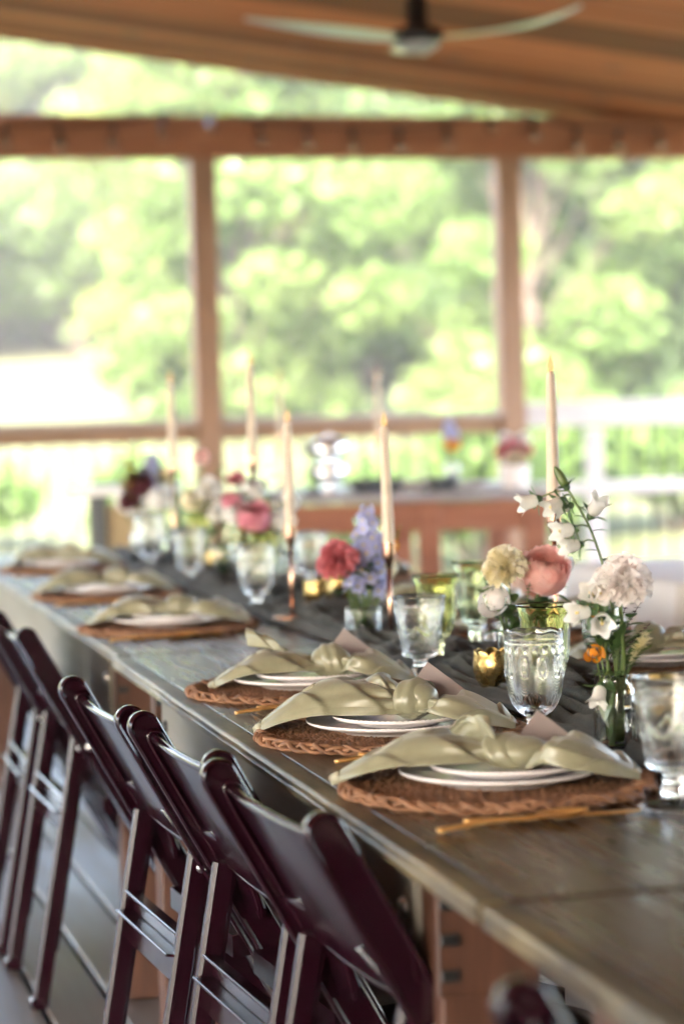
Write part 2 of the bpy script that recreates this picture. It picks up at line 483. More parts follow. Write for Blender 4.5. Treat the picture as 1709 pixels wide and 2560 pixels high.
MB().bbox((.1, YW, 2.705), (12.2, .14, .23), .006).obj('tie_beam', MT['beam'], pav, smooth=False)
post_m = MB().bbox((0, 0, 1.3), (.14, .14, 2.6), .008).mesh('post', MT['post'], smooth=False)
for px_ in (-6.0, -4.3, -2.6, -.85, .9, 2.645, 4.39, 6.1):
    link('post', post_m, pav, (px_, YW + .004, -.01))
for sx in (-6.0, 6.1):
    for py_ in (-3.8, .4, 4.6, 8.8):
        link('post', post_m, pav, (sx, py_, -.01))
    MB().bbox((sx, 4.5, 2.685), (.14, 16.8, .19), .006).obj('side_beam', MT['cedar2'], pav, smooth=False)

# ---- added wall, unseen behind and beside the camera, to dim light from there
hw = thing('shade_wall', 'added dark board wall out of view that shapes the light', 'wall')
wbm = MB().bbox((0, 0, 0), (8.6, .03, .19), .006).mesh('shade_board', MT['shadewall'], smooth=False)
for i in range(17):
    link('shade_board', wbm, hw, (1.7, -4.05, .10 + i * .196))
wbs = MB().bbox((0, 0, 0), (.03, 6.4, .19), .006).mesh('shade_board', MT['shadewall'], smooth=False)
for i in range(13):
    link('shade_board', wbs, hw, (6.0, -.85, .10 + i * .196))

# ---- deck railing, one thing for each bay between posts
bal = MB().tube([(0, 0, .12), (0, 0, 1.07)], .008, 6).mesh('baluster', MT['blackmetal'])
bays = [(-.78, .83, 'rail', 'weathered railing bay at the far left, outside the left post'),
        (.97, 2.575, 'rail', 'weathered railing bay left of the left post'),
        (2.715, 4.32, 'rail', 'weathered railing bay between the two posts behind the buffet'),
        (4.46, 6.03, 'palerail', 'railing bay right of the right post, coloured pale as if sunlit')]
for x0, x1, m_, lab in bays:
    t = thing('deck_railing', lab, 'railing', (0, YW, 0), 0, 'railing bays along the far deck edge')
    pale = m_ == 'palerail'
    xc, w = (x0 + x1) / 2, x1 - x0 - .006
    if pale:
        MB().bbox((xc, -.02, 1.145), (w, .04, .14), .006).obj('rail_face', MT[m_], t, smooth=False)
        MB().bbox((xc, .045, 1.2), (w, .085, .035), .006).obj('top_rail', MT[m_], t, smooth=False)
        MB().bbox((xc, .0, .72), (w, .05, .075), .006).obj('middle_rail', MT[m_], t, smooth=False)
        MB().bbox((x0 + .42, -.0, .56), (.095, .06, 1.0), .006).obj('intermediate_post', MT[m_], t, smooth=False)
    else:
        MB().bbox((xc, 0, 1.157), (w, .15, .036), .006).obj('top_rail', MT[m_], t, smooth=False)
        MB().bbox((xc, 0, 1.095), (w, .038, .085), .006).obj('rail_face', MT['post'], t, smooth=False)
    MB().bbox((xc, 0, .10), (w, .038, .09), .006).obj('bottom_rail', MT[m_], t, smooth=False)
    n = int((x1 - x0) / .115)
    for i in range(n):
        link('baluster', bal, t, (x0 + (i + .7) * (x1 - x0) / (n + .4), .01, 0))

# ---- trees
def leaf_cloud(centers, rads, counts, size, seed, zmin=None):
    r = np.random.default_rng(seed)
    V = []; F = []
    for (c, rad, n) in zip(centers, rads, counts):
        d = r.normal(size=(n, 3)); d /= np.linalg.norm(d, axis=1)[:, None]
        p = np.asarray(c) + d * (np.asarray(rad) * (r.uniform(.25, 1.0, n) ** .55)[:, None])
        a = r.normal(size=(n, 3)) + np.array([0, 0, .0]); a /= np.linalg.norm(a, axis=1)[:, None]
        b = np.cross(a, r.normal(size=(n, 3))); b /= np.linalg.norm(b, axis=1)[:, None]
        s = size * r.uniform(.6, 1.3, n)[:, None]
        k = len(V) and sum(len(q) for q in V)
        q = np.stack([p - a * s, p + b * s * .5, p + a * s, p - b * s * .5], 1).reshape(-1, 3)
        V.append(q)
        F.extend([(k + 4 * i, k + 4 * i + 1, k + 4 * i + 2, k + 4 * i + 3) for i in range(n)])
    return np.concatenate(V), F

def make_tree(H, CR, nclump, nleaf, size, lm, seed, low=.22):
    r = np.random.default_rng(seed)
    root = link('broadleaf_tree', None)
    tb = MB()
    pts = spline([(0, 0, -.4), (r.uniform(-.1, .1), r.uniform(-.1, .1), H * .25), (r.uniform(-.3, .3), r.uniform(-.3, .3), H * .55), (r.uniform(-.4, .4), r.uniform(-.4, .4), H * .9)], 14)
    tb.tube(pts, np.linspace(H * .022, H * .005, 14), 9)
    cs = []; rs = []
    for i in range(nclump):
        f = low + (1 - low) * (i + .5) / nclump
        prof = math.sin(PI * (.18 + .78 * ((f - low) / (1 - low)))) ** .7
        a = i * 2.4 + r.uniform(-.5, .5)
        rad = CR * prof * r.uniform(.35, .95)
        c = np.array([math.cos(a) * rad, math.sin(a) * rad, H * f])
        base = pts[min(13, int(13 * max(.12, f - .18)))]
        mid = (base + c) / 2 + np.array([0, 0, .1 * H * r.uniform(-.3, .6)])
        tb.tube(spline([base, mid, c], 6), np.linspace(H * .007, H * .0016, 6), 5)
        cs.append(c); rs.append(np.array([1, 1, .72]) * CR * r.uniform(.26, .44))
    tb.obj('trunk', MT['bark'], root)
    v, f = leaf_cloud(cs, rs, [nleaf] * nclump, size, seed + 1)
    MB().add(v, f).obj('crown', lm, root, smooth=False)
    return root

LM = [leaf_mat('lime_foliage', (.14, .18, .042), (.18, .205, .06), .58, scale=.35, gloss=.01),
      leaf_mat('fresh_green_foliage', (.10, .165, .048), (.14, .195, .066), .58, scale=.35, gloss=.01),
      leaf_mat('grey_green_foliage', (.09, .145, .062), (.12, .17, .08), .58, scale=.35, gloss=.01),
      leaf_mat('deep_green_foliage', (.095, .16, .045), (.13, .185, .06), .58, scale=.35, gloss=.01)]
protos = [make_tree(9.5, 3.1, 40, 440, .15, LM[0], 11, .03), make_tree(9.0, 2.9, 40, 440, .15, LM[1], 21, .03),
          make_tree(10.0, 3.0, 40, 440, .15, LM[2], 31, .03), make_tree(8.5, 2.8, 40, 440, .15, LM[3], 41, .03)]
rows = [(31, 7.4, 3.0, 4, 'in the nearest row on the lawn'), (39, 8.6, 3.3, 4, 'in the second row up the slope'), (47, 1.0, 2.9, 8, 'in the third row up the slope'),
        (58, .0, 3.3, 9, 'in the fourth row up the slope'), (71, -2.0, 3.9, 10, 'on the skyline crest')]
nth = ['first', 'second', 'third', 'fourth', 'fifth', 'sixth', 'seventh', 'eighth', 'ninth', 'tenth']
kinds = ['lime green', 'fresh green', 'grey green', 'deep green']
Hs = [9.5, 9.0, 10.0, 8.5]
spots = []
for ry, x0, dx_, cnt, lab in rows:
    for q in range(cnt):
        tx, ty = x0 + q * dx_ + rng.uniform(-.5, .5), ry + rng.uniform(-2, 2)
        az = math.degrees(math.atan2(tx, ty))
        k = [0, 0, 1, 0, 0][q % 5] if az < 12 else ([1, 1, 3, 0][q % 4] if az < 18 else [2, 1, 2, 1, 3][q % 5])
        g = float(lawn_z(np.array(tx), np.array(ty)))
        s_ = (ty * .192 + 1.25 - g) / Hs[k] * rng.uniform(.9, 1.06)
        spots.append((k, tx, ty, s_, '%s tree, %s from the left %s' % (kinds[k], nth[q], lab)))
for tx, ty, k in ((-12, 34, 1), (-19, 26, 2), (26, 34, 0), (32, 26, 1)):
    spots.append((k, tx, ty, .7, '%s tree standing far out to the %s, %s' % (kinds[k], 'left' if tx < 0 else 'right', 'nearer one' if ty < 30 else 'farther one')))
for k, tx, ty, s_, lab in spots:
    o = place_copy(protos[k], lab, (tx, ty, float(lawn_z(np.array(tx), np.array(ty))) - .1), rng.uniform(0, 6.28), (s_ * 1.12, s_ * 1.12, s_))
    tag(o, None, 'tree', 'trees beyond the far railing')

# shrubs along the slope foot
def make_shrub(H, W, n, lm, seed, size=.07):
    r = np.random.default_rng(seed)
    root = link('leafy_shrub', None)
    cs, rs = [], []
    st = MB()
    for i in range(9):
        a = r.uniform(0, 6.28); q = r.uniform(0, W * .55)
        c = np.array([math.cos(a) * q, math.sin(a) * q, H * r.uniform(.35, .8)])
        cs.append(c); rs.append(np.array([W * .38, W * .38, H * .3]))
        st.tube(spline([(0, 0, -.1), c * .5 + np.array([0, 0, .05]), c], 5), np.linspace(.03, .008, 5), 5)
    st.obj('stem', MT['bark'], root)
    v, f = leaf_cloud(cs, rs, [n] * 9, size, seed + 5)
    MB().add(v, f).obj('foliage', lm, root, smooth=False)
    return root
sp = [make_shrub(1.5, 1.2, 230, LM[1], 71), make_shrub(1.2, 1.3, 230, LM[3], 72)]
for k, sx, sy, s, lab in [(0, 3.5, 19.0, .75, 'green shrub seen under the left railing bay'), (1, 2.1, 21.5, .8, 'darker shrub low beyond the left railing bay'),
                          (1, 5.2, 20.0, .8, 'dark green shrub just right of the left post'), (0, 6.1, 19.0, 1.0, 'green shrub behind the buffet dishes'),
                          (0, 7.4, 20.5, 1.2, 'broad green shrub beside the right post'), (1, 8.7, 21.0, 1.1, 'dark shrub behind the pale railing'),
                          (0, 3.6, 43, 2.4, 'large green shrub at the top of the lawn, left edge'), (1, 5.0, 45, 2.3, 'large dark shrub at the top of the lawn, second from the left'),
                          (0, 6.6, 44, 2.4, 'large green shrub at the top of the lawn, third from the left'), (0, 8.3, 44, 2.5, 'large green shrub at the top of the lawn behind the left post'),
                          (1, 10.2, 37, 2.0, 'large dark shrub on the lawn behind the middle bay'), (0, 11.6, 31, 1.6, 'green shrub on the lawn left of the right post'), (1, 13.8, 33, 2.0, 'dark shrub on the lawn right of the right post'),
                          (0, .2, 21.0, 1.1, 'green shrub at the left edge of the slope foot')]:
    o = place_copy(sp[k], lab, (sx, sy, float(lawn_z(np.array(sx), np.array(sy))) - .05), rng.uniform(0, 6), s)
    tag(o, None, 'shrub', 'shrubs at the foot of the slope')

# ---- ceiling fan
fan = thing('ceiling_fan', 'black ceiling fan with three swept silver blades under the cedar ceiling', 'ceiling fan', (2.89, 9.66, 0))
zc_ = roof_z(2.89)
MB().tube([(0, 0, 2.83), (0, 0, zc_ - .03)], .014, 10).obj('downrod', MT['blackmetal'], fan)
MB().lathe([(.02, zc_ - .10), (.06, zc_ - .09), (.075, zc_ - .03), (.075, zc_ + .01)], 24, cap0=True).obj('canopy', MT['blackmetal'], fan)
MB().lathe([(.001, 2.92), (.03, 2.92), (.045, 2.90), (.045, 2.80), (.06, 2.785), (.105, 2.775), (.11, 2.745), (.095, 2.72), (.001, 2.715)], 32).obj('motor_housing', MT['blackmetal'], fan)
MB().lathe([(.09, 2.722), (.085, 2.70), (.05, 2.683), (.001, 2.68)], 28).obj('light_lens', MT['opal'], fan)
def fan_blade():
    u = np.linspace(0, 1, 24); v = np.linspace(-1, 1, 7)
    U, Vv = np.meshgrid(u, v, indexing='ij')
    w = (.028 + .045 * np.sin(PI * np.clip(U * .9 + .1, 0, 1)) ** .8) * (1 - .55 * U ** 3)
    xx = .09 + .68 * U
    yy = Vv * w + .10 * np.sin(PI * U * .9) * .6 - .05 * U ** 2
    zz = 2.745 + Vv * w * math.tan(R(7)) * (1 - .4 * U) + .05 * U ** 2.4 - .004 * Vv ** 2
    m = MB().grid(np.stack([xx, yy, zz], -1))
    m.grid(np.stack([xx, yy, zz - .007], -1), flip=True)
    return m.mesh('fan_blade', MT['silverblade'])
fb = fan_blade()
for a in (78, 198, 318):
    link('fan_blade', fb, fan, (0, 0, 0), R(a - 5))

# ---- string lights along the beam
sl = thing('string_lights', 'string of clear unlit bulbs draped along the tie beam', 'string lights', (0, YW - .115, 0))
pts_l = []
bx = [1.57, 1.86, 2.15, 2.42, 2.68, 2.95, 3.21, 3.47, 3.74, 4.01, 4.27, 4.52, 4.77, 5.02, 5.27]
bz = [2.665, 2.655, 2.665, 2.71, 2.745, 2.675, 2.655, 2.645, 2.645, 2.67, 2.75, 2.705, 2.655, 2.645, 2.655]
MB().tube(spline([(a, 0, b + .105) for a, b in zip(bx, bz)], 90), .006, 6).obj('cable', MT['blackmetal'], sl)
sock = MB().lathe([(.001, .045), (.014, .045), (.016, .015), (.014, .0), (.001, 0)], 12).mesh('socket', MT['blackmetal'])
glb = MB().lathe([(.012, .004), (.02, -.012), (.03, -.035), (.031, -.05), (.022, -.068), (.008, -.076), (.001, -.077)], 16).mesh('bulb', MT['bulb'])
for a, b in zip(bx, bz):
    link('socket', sock, sl, (a, 0, b + .05)); link('bulb', glb, sl, (a, 0, b + .05))

# ================================================================== TABLES
ZT = .762
def edge_x(y): return .665 + .0178 * y
def make_table(y0, y1, lab, wid=1.08, dx=0, apron_in=(.375, .36)):
    rz = -math.atan(.0178)
    t = thing('banquet_table', lab, 'table', (edge_x(y0) + dx, y0, 0), rz, 'long tables set end to end')
    Lg = y1 - y0 - .006
    xs = [.034, .176, .276, .44, .60, .76, .90, wid - .034]
    for a, b in zip(xs[:-1], xs[1:]):
        MB().bbox(((a + b) / 2, Lg / 2, ZT - .011), (b - a - .003, Lg, .022), .0007).obj('plank', MT['tabletop'], t, smooth=False)
    for s, xx in ((0, .0165), (1, wid - .0165)):
        e = MB()
        pr = [(-.0165, -.022), (-.0165, -.015), (-.0135, -.0125), (-.0165, -.010), (-.0165, -.005), (-.0145, -.0012), (-.0115, 0), (.0155, 0), (.0165, -.022)]
        if s: pr = [(-a, b) for a, b in pr][::-1]
        yy = np.linspace(0, Lg, 40)
        jit = (vnoise(yy * 9, yy * 0, int(y0 * 10) + s) - .5) * .003
        P = np.array([[(xx + p[0] + (jit[i] if k in (1, 4, 5) else 0), yy[i], ZT + p[1]) for k, p in enumerate(pr)] for i in range(40)])
        e.grid(P, cv=True); n = len(pr)
        e.f.append(tuple(range(n))); e.f.append(tuple(range(39 * n, 40 * n))[::-1])
        e.obj('edge_board', MT['edge'], t, smooth=False)
    for xx in (.05, wid - .05):
        MB().bbox((xx, (Lg + apron_in[0] - apron_in[1]) / 2, ZT - .103), (.024, Lg - sum(apron_in), .160), .003).obj('apron', MT['apron'], t, smooth=False)
    for yy in (.335, Lg - .22):
        for xx in (.098, wid - .098):
            lg = MB().bbox((xx, yy, .369), (.105, .075, .738), .004).obj('leg', MT['redleg'], t, smooth=False)
            MB().bbox((xx, yy - .042, .66), (.118, .012, .13), .003).obj('hinge_block', MT['redleg'], lg, smooth=False)
            for hz in (.62, .66, .70):
                MB().bbox((xx - .045, yy - .05, hz), (.022, .006, .014), .002).obj('hinge', MT['blackmetal'], lg, smooth=False)
        MB().bbox((wid / 2, yy, .30), (wid - .32, .045, .09), .004).obj('stretcher', MT['redleg'], t, smooth=False)
        MB().bbox((wid / 2, yy + .0, ZT - .08), (wid - .30, .05, .09), .004).obj('end_rail', MT['redleg'], t, smooth=False)
    for yy in (apron_in[0] + .04, Lg - apron_in[1] - .05):
        o = MB().lathe([(.001, .006), (.009, .005), (.013, 0), (.013, -.01)], 12).obj('bolt', MT['steel'] if yy < 1 else MT['blackmetal'], t)
        o.location = (.036, yy, ZT - .09); o.rotation_euler = (0, -PI / 2, 0)
    return t
make_table(-.32, 2.215, 'dark wooden banquet table nearest the camera, at the lower right')
make_table(2.225, 4.705, 'worn brown banquet table in the middle, carrying the three sharp place settings')
make_table(4.715, 8.22, 'long banquet table at the far end with blurred place settings', dx=.012)

# ---- charcoal gauze runner
def make_runner():
    n, m = 420, 54
    yy = np.linspace(2.80, 7.9, n); v = np.linspace(-1, 1, m)
    Y, Vv = np.meshgrid(yy, v, indexing='ij')
    cx = 1.285 + .012 * (Y - 3) + .05 * (vnoise(Y * 1.3, Y * 0, 5) - .5)
    w = .135 + .05 * (vnoise(Y * 1.7, Y * 0 + 3, 9) - .5)
    X = cx + Vv * w + .018 * (vnoise(Y * 7, Vv * 1.5, 12) - .5)
    sk = Vv * 6 + 2.2 * vnoise(Y * 1.8, Vv * .8, 21) + .8 * Y
    rid = 1 - np.abs(2 * (sk - np.floor(sk)) - 1)
    rid = rid ** 1.3
    env = .5 + .9 * vnoise(Y * 2.6, Vv * 1.2, 33)
    Z = ZT + .003 + .026 * rid * env + .02 * vnoise(Y * 9, Vv * 4, 41) * env + .007 * vnoise(Y * 34, Vv * 13, 51)
    Z = ZT + .003 + (Z - ZT - .003) * np.clip(1.25 - np.abs(Vv) ** 5 * 1.2, .1, 1)
    return MB().grid(np.stack([X, Y, Z], -1))
ro = make_runner().obj('table_runner', MT['gauze'])
md = ro.modifiers.new('thick', 'SOLIDIFY'); md.thickness = .0015; md.offset = 1
tag(ro, 'crumpled charcoal gauze runner along the middle of the tables', 'table runner')

# ================================================================== CHAIRS (local: x towards the table, z up)
def make_chair():
    root = link('folding_chair', None)
    W = .22                                    # half spacing of the side frames
    lean = math.atan2(.44, .80)
    ax = np.array([math.sin(lean), 0, -math.cos(lean)])      # down along the side frame
    nx = np.array([math.cos(lean), 0, math.sin(lean)])       # across it, forwards
    top = np.array([0, 0, .80])
    Lf = .80 / math.cos(lean)
    def side(sy):
        m = MB()
        b = .0235
        # capsule outline of the side frame in its plane
        out = []
        for a in np.linspace(PI, 0, 15): out.append((b - b * math.sin(a), b * math.cos(a)))
        for t in (.3, .55, .75): out.append((Lf * t, b * 1.0))
        out.append((Lf - .004, b * .8))
        out.append((Lf + .012, -b * .8))
        for t in (.75, .55, .3): out.append((Lf * t, -b))
        out = np.array(out)
        n = len(out)
        def ring(o, yy): return np.array([top + ax * p[0] + nx * p[1] + np.array([0, yy, 0]) for p in o])
        cen = np.array([[min(max(p[0], b), Lf - b), 0] for p in out])
        ins = out + (cen - out) * .12
        ins2 = out + (cen - out) * .30
        h = .0125
        rings = [ring(ins2, -h + .003), ring(ins, -h), ring(out, -h + .0035), ring(out, h - .0035), ring(ins, h), ring(ins2, h - .003)]
        base = m.n
        m.grid(np.array(rings), cv=True)
        m.f.append(tuple(range(base, base + n))[::-1]); m.f.append(tuple(range(base + 5 * n, base + 6 * n)))
        o = m.obj('side_frame', MT['chair'], root, angle=50)
        o.location = (0, sy * W, 0)
        return o
    for sy in (-1, 1):
        s_ = side(sy)
        # curved rib that takes the end of the back panel (inner face)
        pts = []
        for a in np.linspace(0, PI, 9): pts.append((.030 - .0 * a, 0))
        rib = [top + ax * t + nx * q for t, q in [(.30, -.006), (.20, -.006), (.10, -.006), (.045, -.005), (.034, .001), (.036, .009), (.045, .014), (.10, .0145), (.20, .0145), (.30, .0145)]]
        rib = spline(rib, 40) + np.array([0, -sy * .0145, 0])
        MB().tube(rib, .0042, 8).obj('panel_rib', MT['chair'], s_)
        bl = MB().lathe([(.001, .004), (.006, .0035), (.0085, 0), (.0085, -.004)], 14)
        bo = bl.obj('bolt', MT['steel'], s_); bo.rotation_euler = (-PI / 2 * sy * -1, 0, 0)
        p = top + ax * .285 + nx * -.004
        bo.location = (p[0], sy * .0135, p[2])
        bo.rotation_euler = (-sy * PI / 2, 0, 0)
    # back panel, thin, curved, with a rolled top edge
    u = np.linspace(.045, .262, 14); v = np.linspace(-1, 1, 25)
    U, Vv = np.meshgrid(u, v, indexing='ij')
    bow = -.007 * (1 - Vv ** 2)
    def pan(off):
        return top + U[..., None] * ax + (.004 + off + bow)[..., None] * nx + np.stack([0 * U, Vv * (W - .011), 0 * U], -1)
    m = MB(); m.grid(pan(.004 + 0 * U)); m.grid(pan(-.004 + 0 * U), flip=True)
    m.obj('back_panel', MT['chair'], root)
    vv = np.linspace(-1, 1, 25)
    bw = -.007 * (1 - vv ** 2)
    MB().tube(np.array([top + ax * .043 + nx * (.004 + b_) + np.array([0, a * (W - .011), 0]) for a, b_ in zip(vv, bw)]), .0068, 10).obj('top_rail', MT['chair'], root)
    MB().tube(np.array([top + ax * .264 + nx * (.004 + b_) + np.array([0, a * (W - .011), 0]) for a, b_ in zip(vv, bw)]), .006, 8).obj('lower_rail', MT['chair'], root)
    # seat
    sx0, sx1 = .165, .50
    U, Vv = np.meshgrid(np.linspace(0, 1, 16), np.linspace(-1, 1, 19), indexing='ij')
    xs = sx0 + (sx1 - sx0) * U; ys = Vv * (W - .016) * (1 - .04 * U)
    zs = .435 + .02 * U - .012 * np.sin(PI * U) * (1 - Vv ** 2) - .02 * np.clip(U - .85, 0, 1) / .15
    m = MB(); m.grid(np.stack([xs, ys, zs], -1), flip=True); m.grid(np.stack([xs, ys, zs - .016], -1))
    m.grid(np.stack([np.stack([xs[:, 0], ys[:, 0], zs[:, 0]], -1), np.stack([xs[:, 0], ys[:, 0], zs[:, 0] - .035], -1)], 0))
    m.grid(np.stack([np.stack([xs[:, -1], ys[:, -1], zs[:, -1]], -1), np.stack([xs[:, -1], ys[:, -1], zs[:, -1] - .035], -1)], 0))
    m.grid(np.stack([np.stack([xs[0], ys[0], zs[0]], -1), np.stack([xs[0], ys[0], zs[0] - .035], -1)], 0))
    m.obj('seat', MT['chair'], root)
    # seat bracket web seen behind the back panel
    for sy in (-1, 1):
        U, Vv = np.meshgrid(np.linspace(0, 1, 10), np.linspace(0, 1, 8), indexing='ij')
        p0 = top + ax * .20 + nx * -.012
        P = p0 + (U * .155)[..., None] * ax + np.stack([(.012 * np.sin(PI * U)), -sy * (W * 0 + Vv * .085 * (1 - .2 * U)), .012 * Vv - .0 * U], -1) + np.array([0, sy * (W - .012), 0])
        mm = MB().grid(P)
        ob = mm.obj('seat_bracket', MT['chair'], root)
        md = ob.modifiers.new('t', 'SOLIDIFY'); md.thickness = .012
    # rear legs with a ledged cross bar
    rt = np.array([.122, 0, .578]); rb = np.array([.018, 0, .0])
    d = (rb - rt); Lr = np.linalg.norm(d); d /= Lr
    ang = math.atan2(-d[0], -d[2])
    rot = rotm('Y', ang)
    for sy in (-1, 1):
        m = MB()
        c = (rt + rb) / 2 + np.array([0, sy * (W - .029), 0])
        m.bbox(c, (.034, .021, Lr), .005, rot)
        m.bbox(c + rot @ np.array([.0175, 0, .05]), (.006, .014, Lr * .75), .002, rot)
        lg = m.obj('rear_leg', MT['chair'], root, smooth=False)
        MB().bbox(rb + np.array([0, sy * (W - .029), .012]), (.038, .025, .024), .004).obj('foot_cap', MT['chair'], lg, smooth=False)
        bl = MB().lathe([(.001, .004), (.006, .0035), (.0085, 0), (.0085, -.004)], 14).obj('bolt', MT['steel'], lg)
        bl.location = rt + d * .035 + np.array([.004, sy * (W - .018) , 0]); bl.rotation_euler = (-sy * PI / 2, 0, 0)
    cb = MB()
    pc = rt + d * .155
    cb.bbox(pc + rot @ np.array([.006, 0, -.004]), (.005, 2 * W - .08, .030), .0015, rot)
    cb.bbox(pc + rot @ np.array([-.004, 0, .012]), (.026, 2 * W - .08, .005), .0015, rot)
    cb.bbox(pc + rot @ np.array([-.012, 0, -.022]), (.03, 2 * W - .08, .005), .0015, rot)
    cb.bbox(pc + rot @ np.array([.010, 0, -.045]), (.006, 2 * W - .08, .062), .0015, rot)
    cb.obj('cross_bar', MT['chair'], root, smooth=False)
    # front stretcher near the floor
    pf = top + ax * (Lf * .86)
    MB().tube([pf + np.array([0, -W, 0]), pf + np.array([0, W, 0])], .009, 8).obj('front_stretcher', MT['chair'], root)
    return root
ch0 = make_chair()
tag(ch0, None, 'folding chair', 'mahogany folding chairs along the near side')
for xx, yc, rz, lab in [(.604, 3.294, .05, 'mahogany folding chair with the sharpest back frame, middle of the row'),
                        (.575, 3.81, .05, 'mahogany folding chair just beyond the sharpest one, farther from the camera'),
                        (.6115, 2.777, .06, 'mahogany folding chair just before the sharpest one, nearer the camera'),
                        (.581, 1.538, .0, 'blurred mahogany folding chair at the bottom edge, under the nearest table'),
                        (.602, 5.196, .02, 'mahogany folding chair with a smooth dark upright near the left edge'),
                        (.60, 5.73, -.02, 'mahogany folding chair cut by the left edge of the photo')]:
    place_copy(ch0, lab, (xx, yc, 0), rz)

# ================================================================== PLACE SETTINGS
# ---- woven placemat
def make_mat():
    root = link('woven_placemat', None)
    r = np.random.default_rng(5)
    m = MB()
    rad = .012; k = 0
    while rad < .168:
        n = max(14, int(2 * PI * rad / .0045))
        th = np.linspace(0, 2 * PI, n, endpoint=False)
        nt = max(4, int(2 * PI * rad / .021))            # plait repeats
        for s in range(3):
            ph = s * 2 * PI / 3 + k * .9
            dr = .0055 * np.sin(nt * th + ph)
            dz = .0042 * np.sin(2 * (nt * th + ph) + .7)
            wob = .0012 * np.sin(th * 5 + s + k)
            P = np.stack([(rad + dr + wob) * np.cos(th), (rad + dr + wob) * np.sin(th), .0072 + dz], -1)
            m.tube(P, .0038 + .0008 * np.sin(th * 13 + s), 5, closed=True)
        rad += .0118; k += 1
    m.obj('woven_body', MT['wicker'], root)
    # scalloped braided rim: overlapping loops
    e = MB()
    nl = 44
    for i in range(nl):
        a0 = 2 * PI * i / nl + r.uniform(-.02, .02)
        sp_ = 2 * PI / nl * 2.3
        for q in range(2):
            u = np.linspace(0, 1, 13)
            th = a0 + (u - .5) * sp_ + (.035 if q else 0)
            rr_ = .166 + (.024 + r.uniform(-.003, .003)) * np.sin(PI * u) ** .8 - (.004 if q else 0)
            zz = .0085 + .0060 * np.sin(2 * PI * u + (PI if q else 0) + .4) + .002 * r.uniform(-1, 1)
            e.tube(np.stack([rr_ * np.cos(th), rr_ * np.sin(th), np.clip(zz, .003, None)], -1), .0041 + r.uniform(-.0006, .0009), 6)
    e.obj('braided_rim', MT['wicker'], root)
    for ch in root.children: ch.scale = (1.045, 1.045, .78)
    return root

# ---- plates
def bead(nb, amp, r0, rw):
    def fn(r, z, t):
        k = np.clip((r - (r0 - rw)) / rw, 0, 1) ** 2
        b = np.abs(np.cos(t * nb / 2)) ** .7
        return r + amp * k * (b - .6) * .8, z + amp * k * b
    return fn
def make_plate(name, rad, foot, nb, amp=.0018):
    root = link(name, None)
    h = rad * .13
    top = [(.001, .0072), (foot * .95, .0072), (foot * 1.1, .0082), (rad * .74, .0105), (rad * .9, h * .86), (rad * .965, h), (rad, h + .0012)]
    under = [(rad - .0008, h - .0018), (rad * .95, h - .004), (rad * .75, .0065), (foot * 1.04, .0035), (foot, 0), (foot - .004, 0), (foot - .006, .003), (.001, .003)]
    MB().lathe(top + under, 240, bead(nb, amp, rad, rad * .045)).obj('plate_body', MT['porcelain'], root)
    return root

# ---- cutlery (length along local x)
def make_spoon():
    root = link('gold_spoon', None)
    u = np.linspace(0, .135, 26)
    m = MB()
    P = np.stack([u, 0 * u, .004 + .004 * np.sin(u / .135 * PI) + np.clip(u - .11, 0, 1) * .12], -1)
    m.tube(P, np.interp(u, [0, .01, .1, .135], [.0056, .0058, .0042, .0034]), 10, flat=.5)
    m.obj('handle', MT['gold'], root)
    U, Vv = np.meshgrid(np.linspace(0, 1, 18), np.linspace(-1, 1, 13), indexing='ij')
    w = .0205 * np.sqrt(np.clip(np.sin(PI * np.clip(U * .93 + .05, 0, 1)), 0, 1)) * (1.06 - .25 * U)
    xx = .132 + .064 * U; yy = Vv * w
    zz = .010 - .0075 * np.sin(PI * U) * (1 - Vv ** 2) + .001 * U
    b = MB(); b.grid(np.stack([xx, yy, zz], -1), flip=True); b.grid(np.stack([xx, yy, zz - .0012], -1))
    b.obj('bowl', MT['gold'], root)
    return root
def make_knife():
    root = link('gold_knife', None)
    u = np.linspace(0, .11, 16)
    MB().tube(np.stack([u, 0 * u, .0045 + 0 * u], -1), np.interp(u, [0, .01, .11], [.0054, .0058, .0046]), 10, flat=.5).obj('handle', MT['gold'], root)
    x_ = np.linspace(.108, .215, 16)
    lo = -.006 - .004 * np.sin((x_ - .108) / .107 * PI * .8); hi = .0055 * np.ones_like(x_)
    f = np.clip((x_ - .19) / .025, 0, 1) ** 2; lo = lo * (1 - f) + .004 * f
    P = np.array([[(a, b, .0048), (a, c, .0052), (a, c, .0036), (a, b, .0040)] for a, b, c in zip(x_, lo, hi)])
    m = MB().grid(P, cv=True); m.f.append((0, 1, 2, 3)); m.f.append((60, 61, 62, 63)[::-1])
    m.obj('blade', MT['gold'], root)
    return root

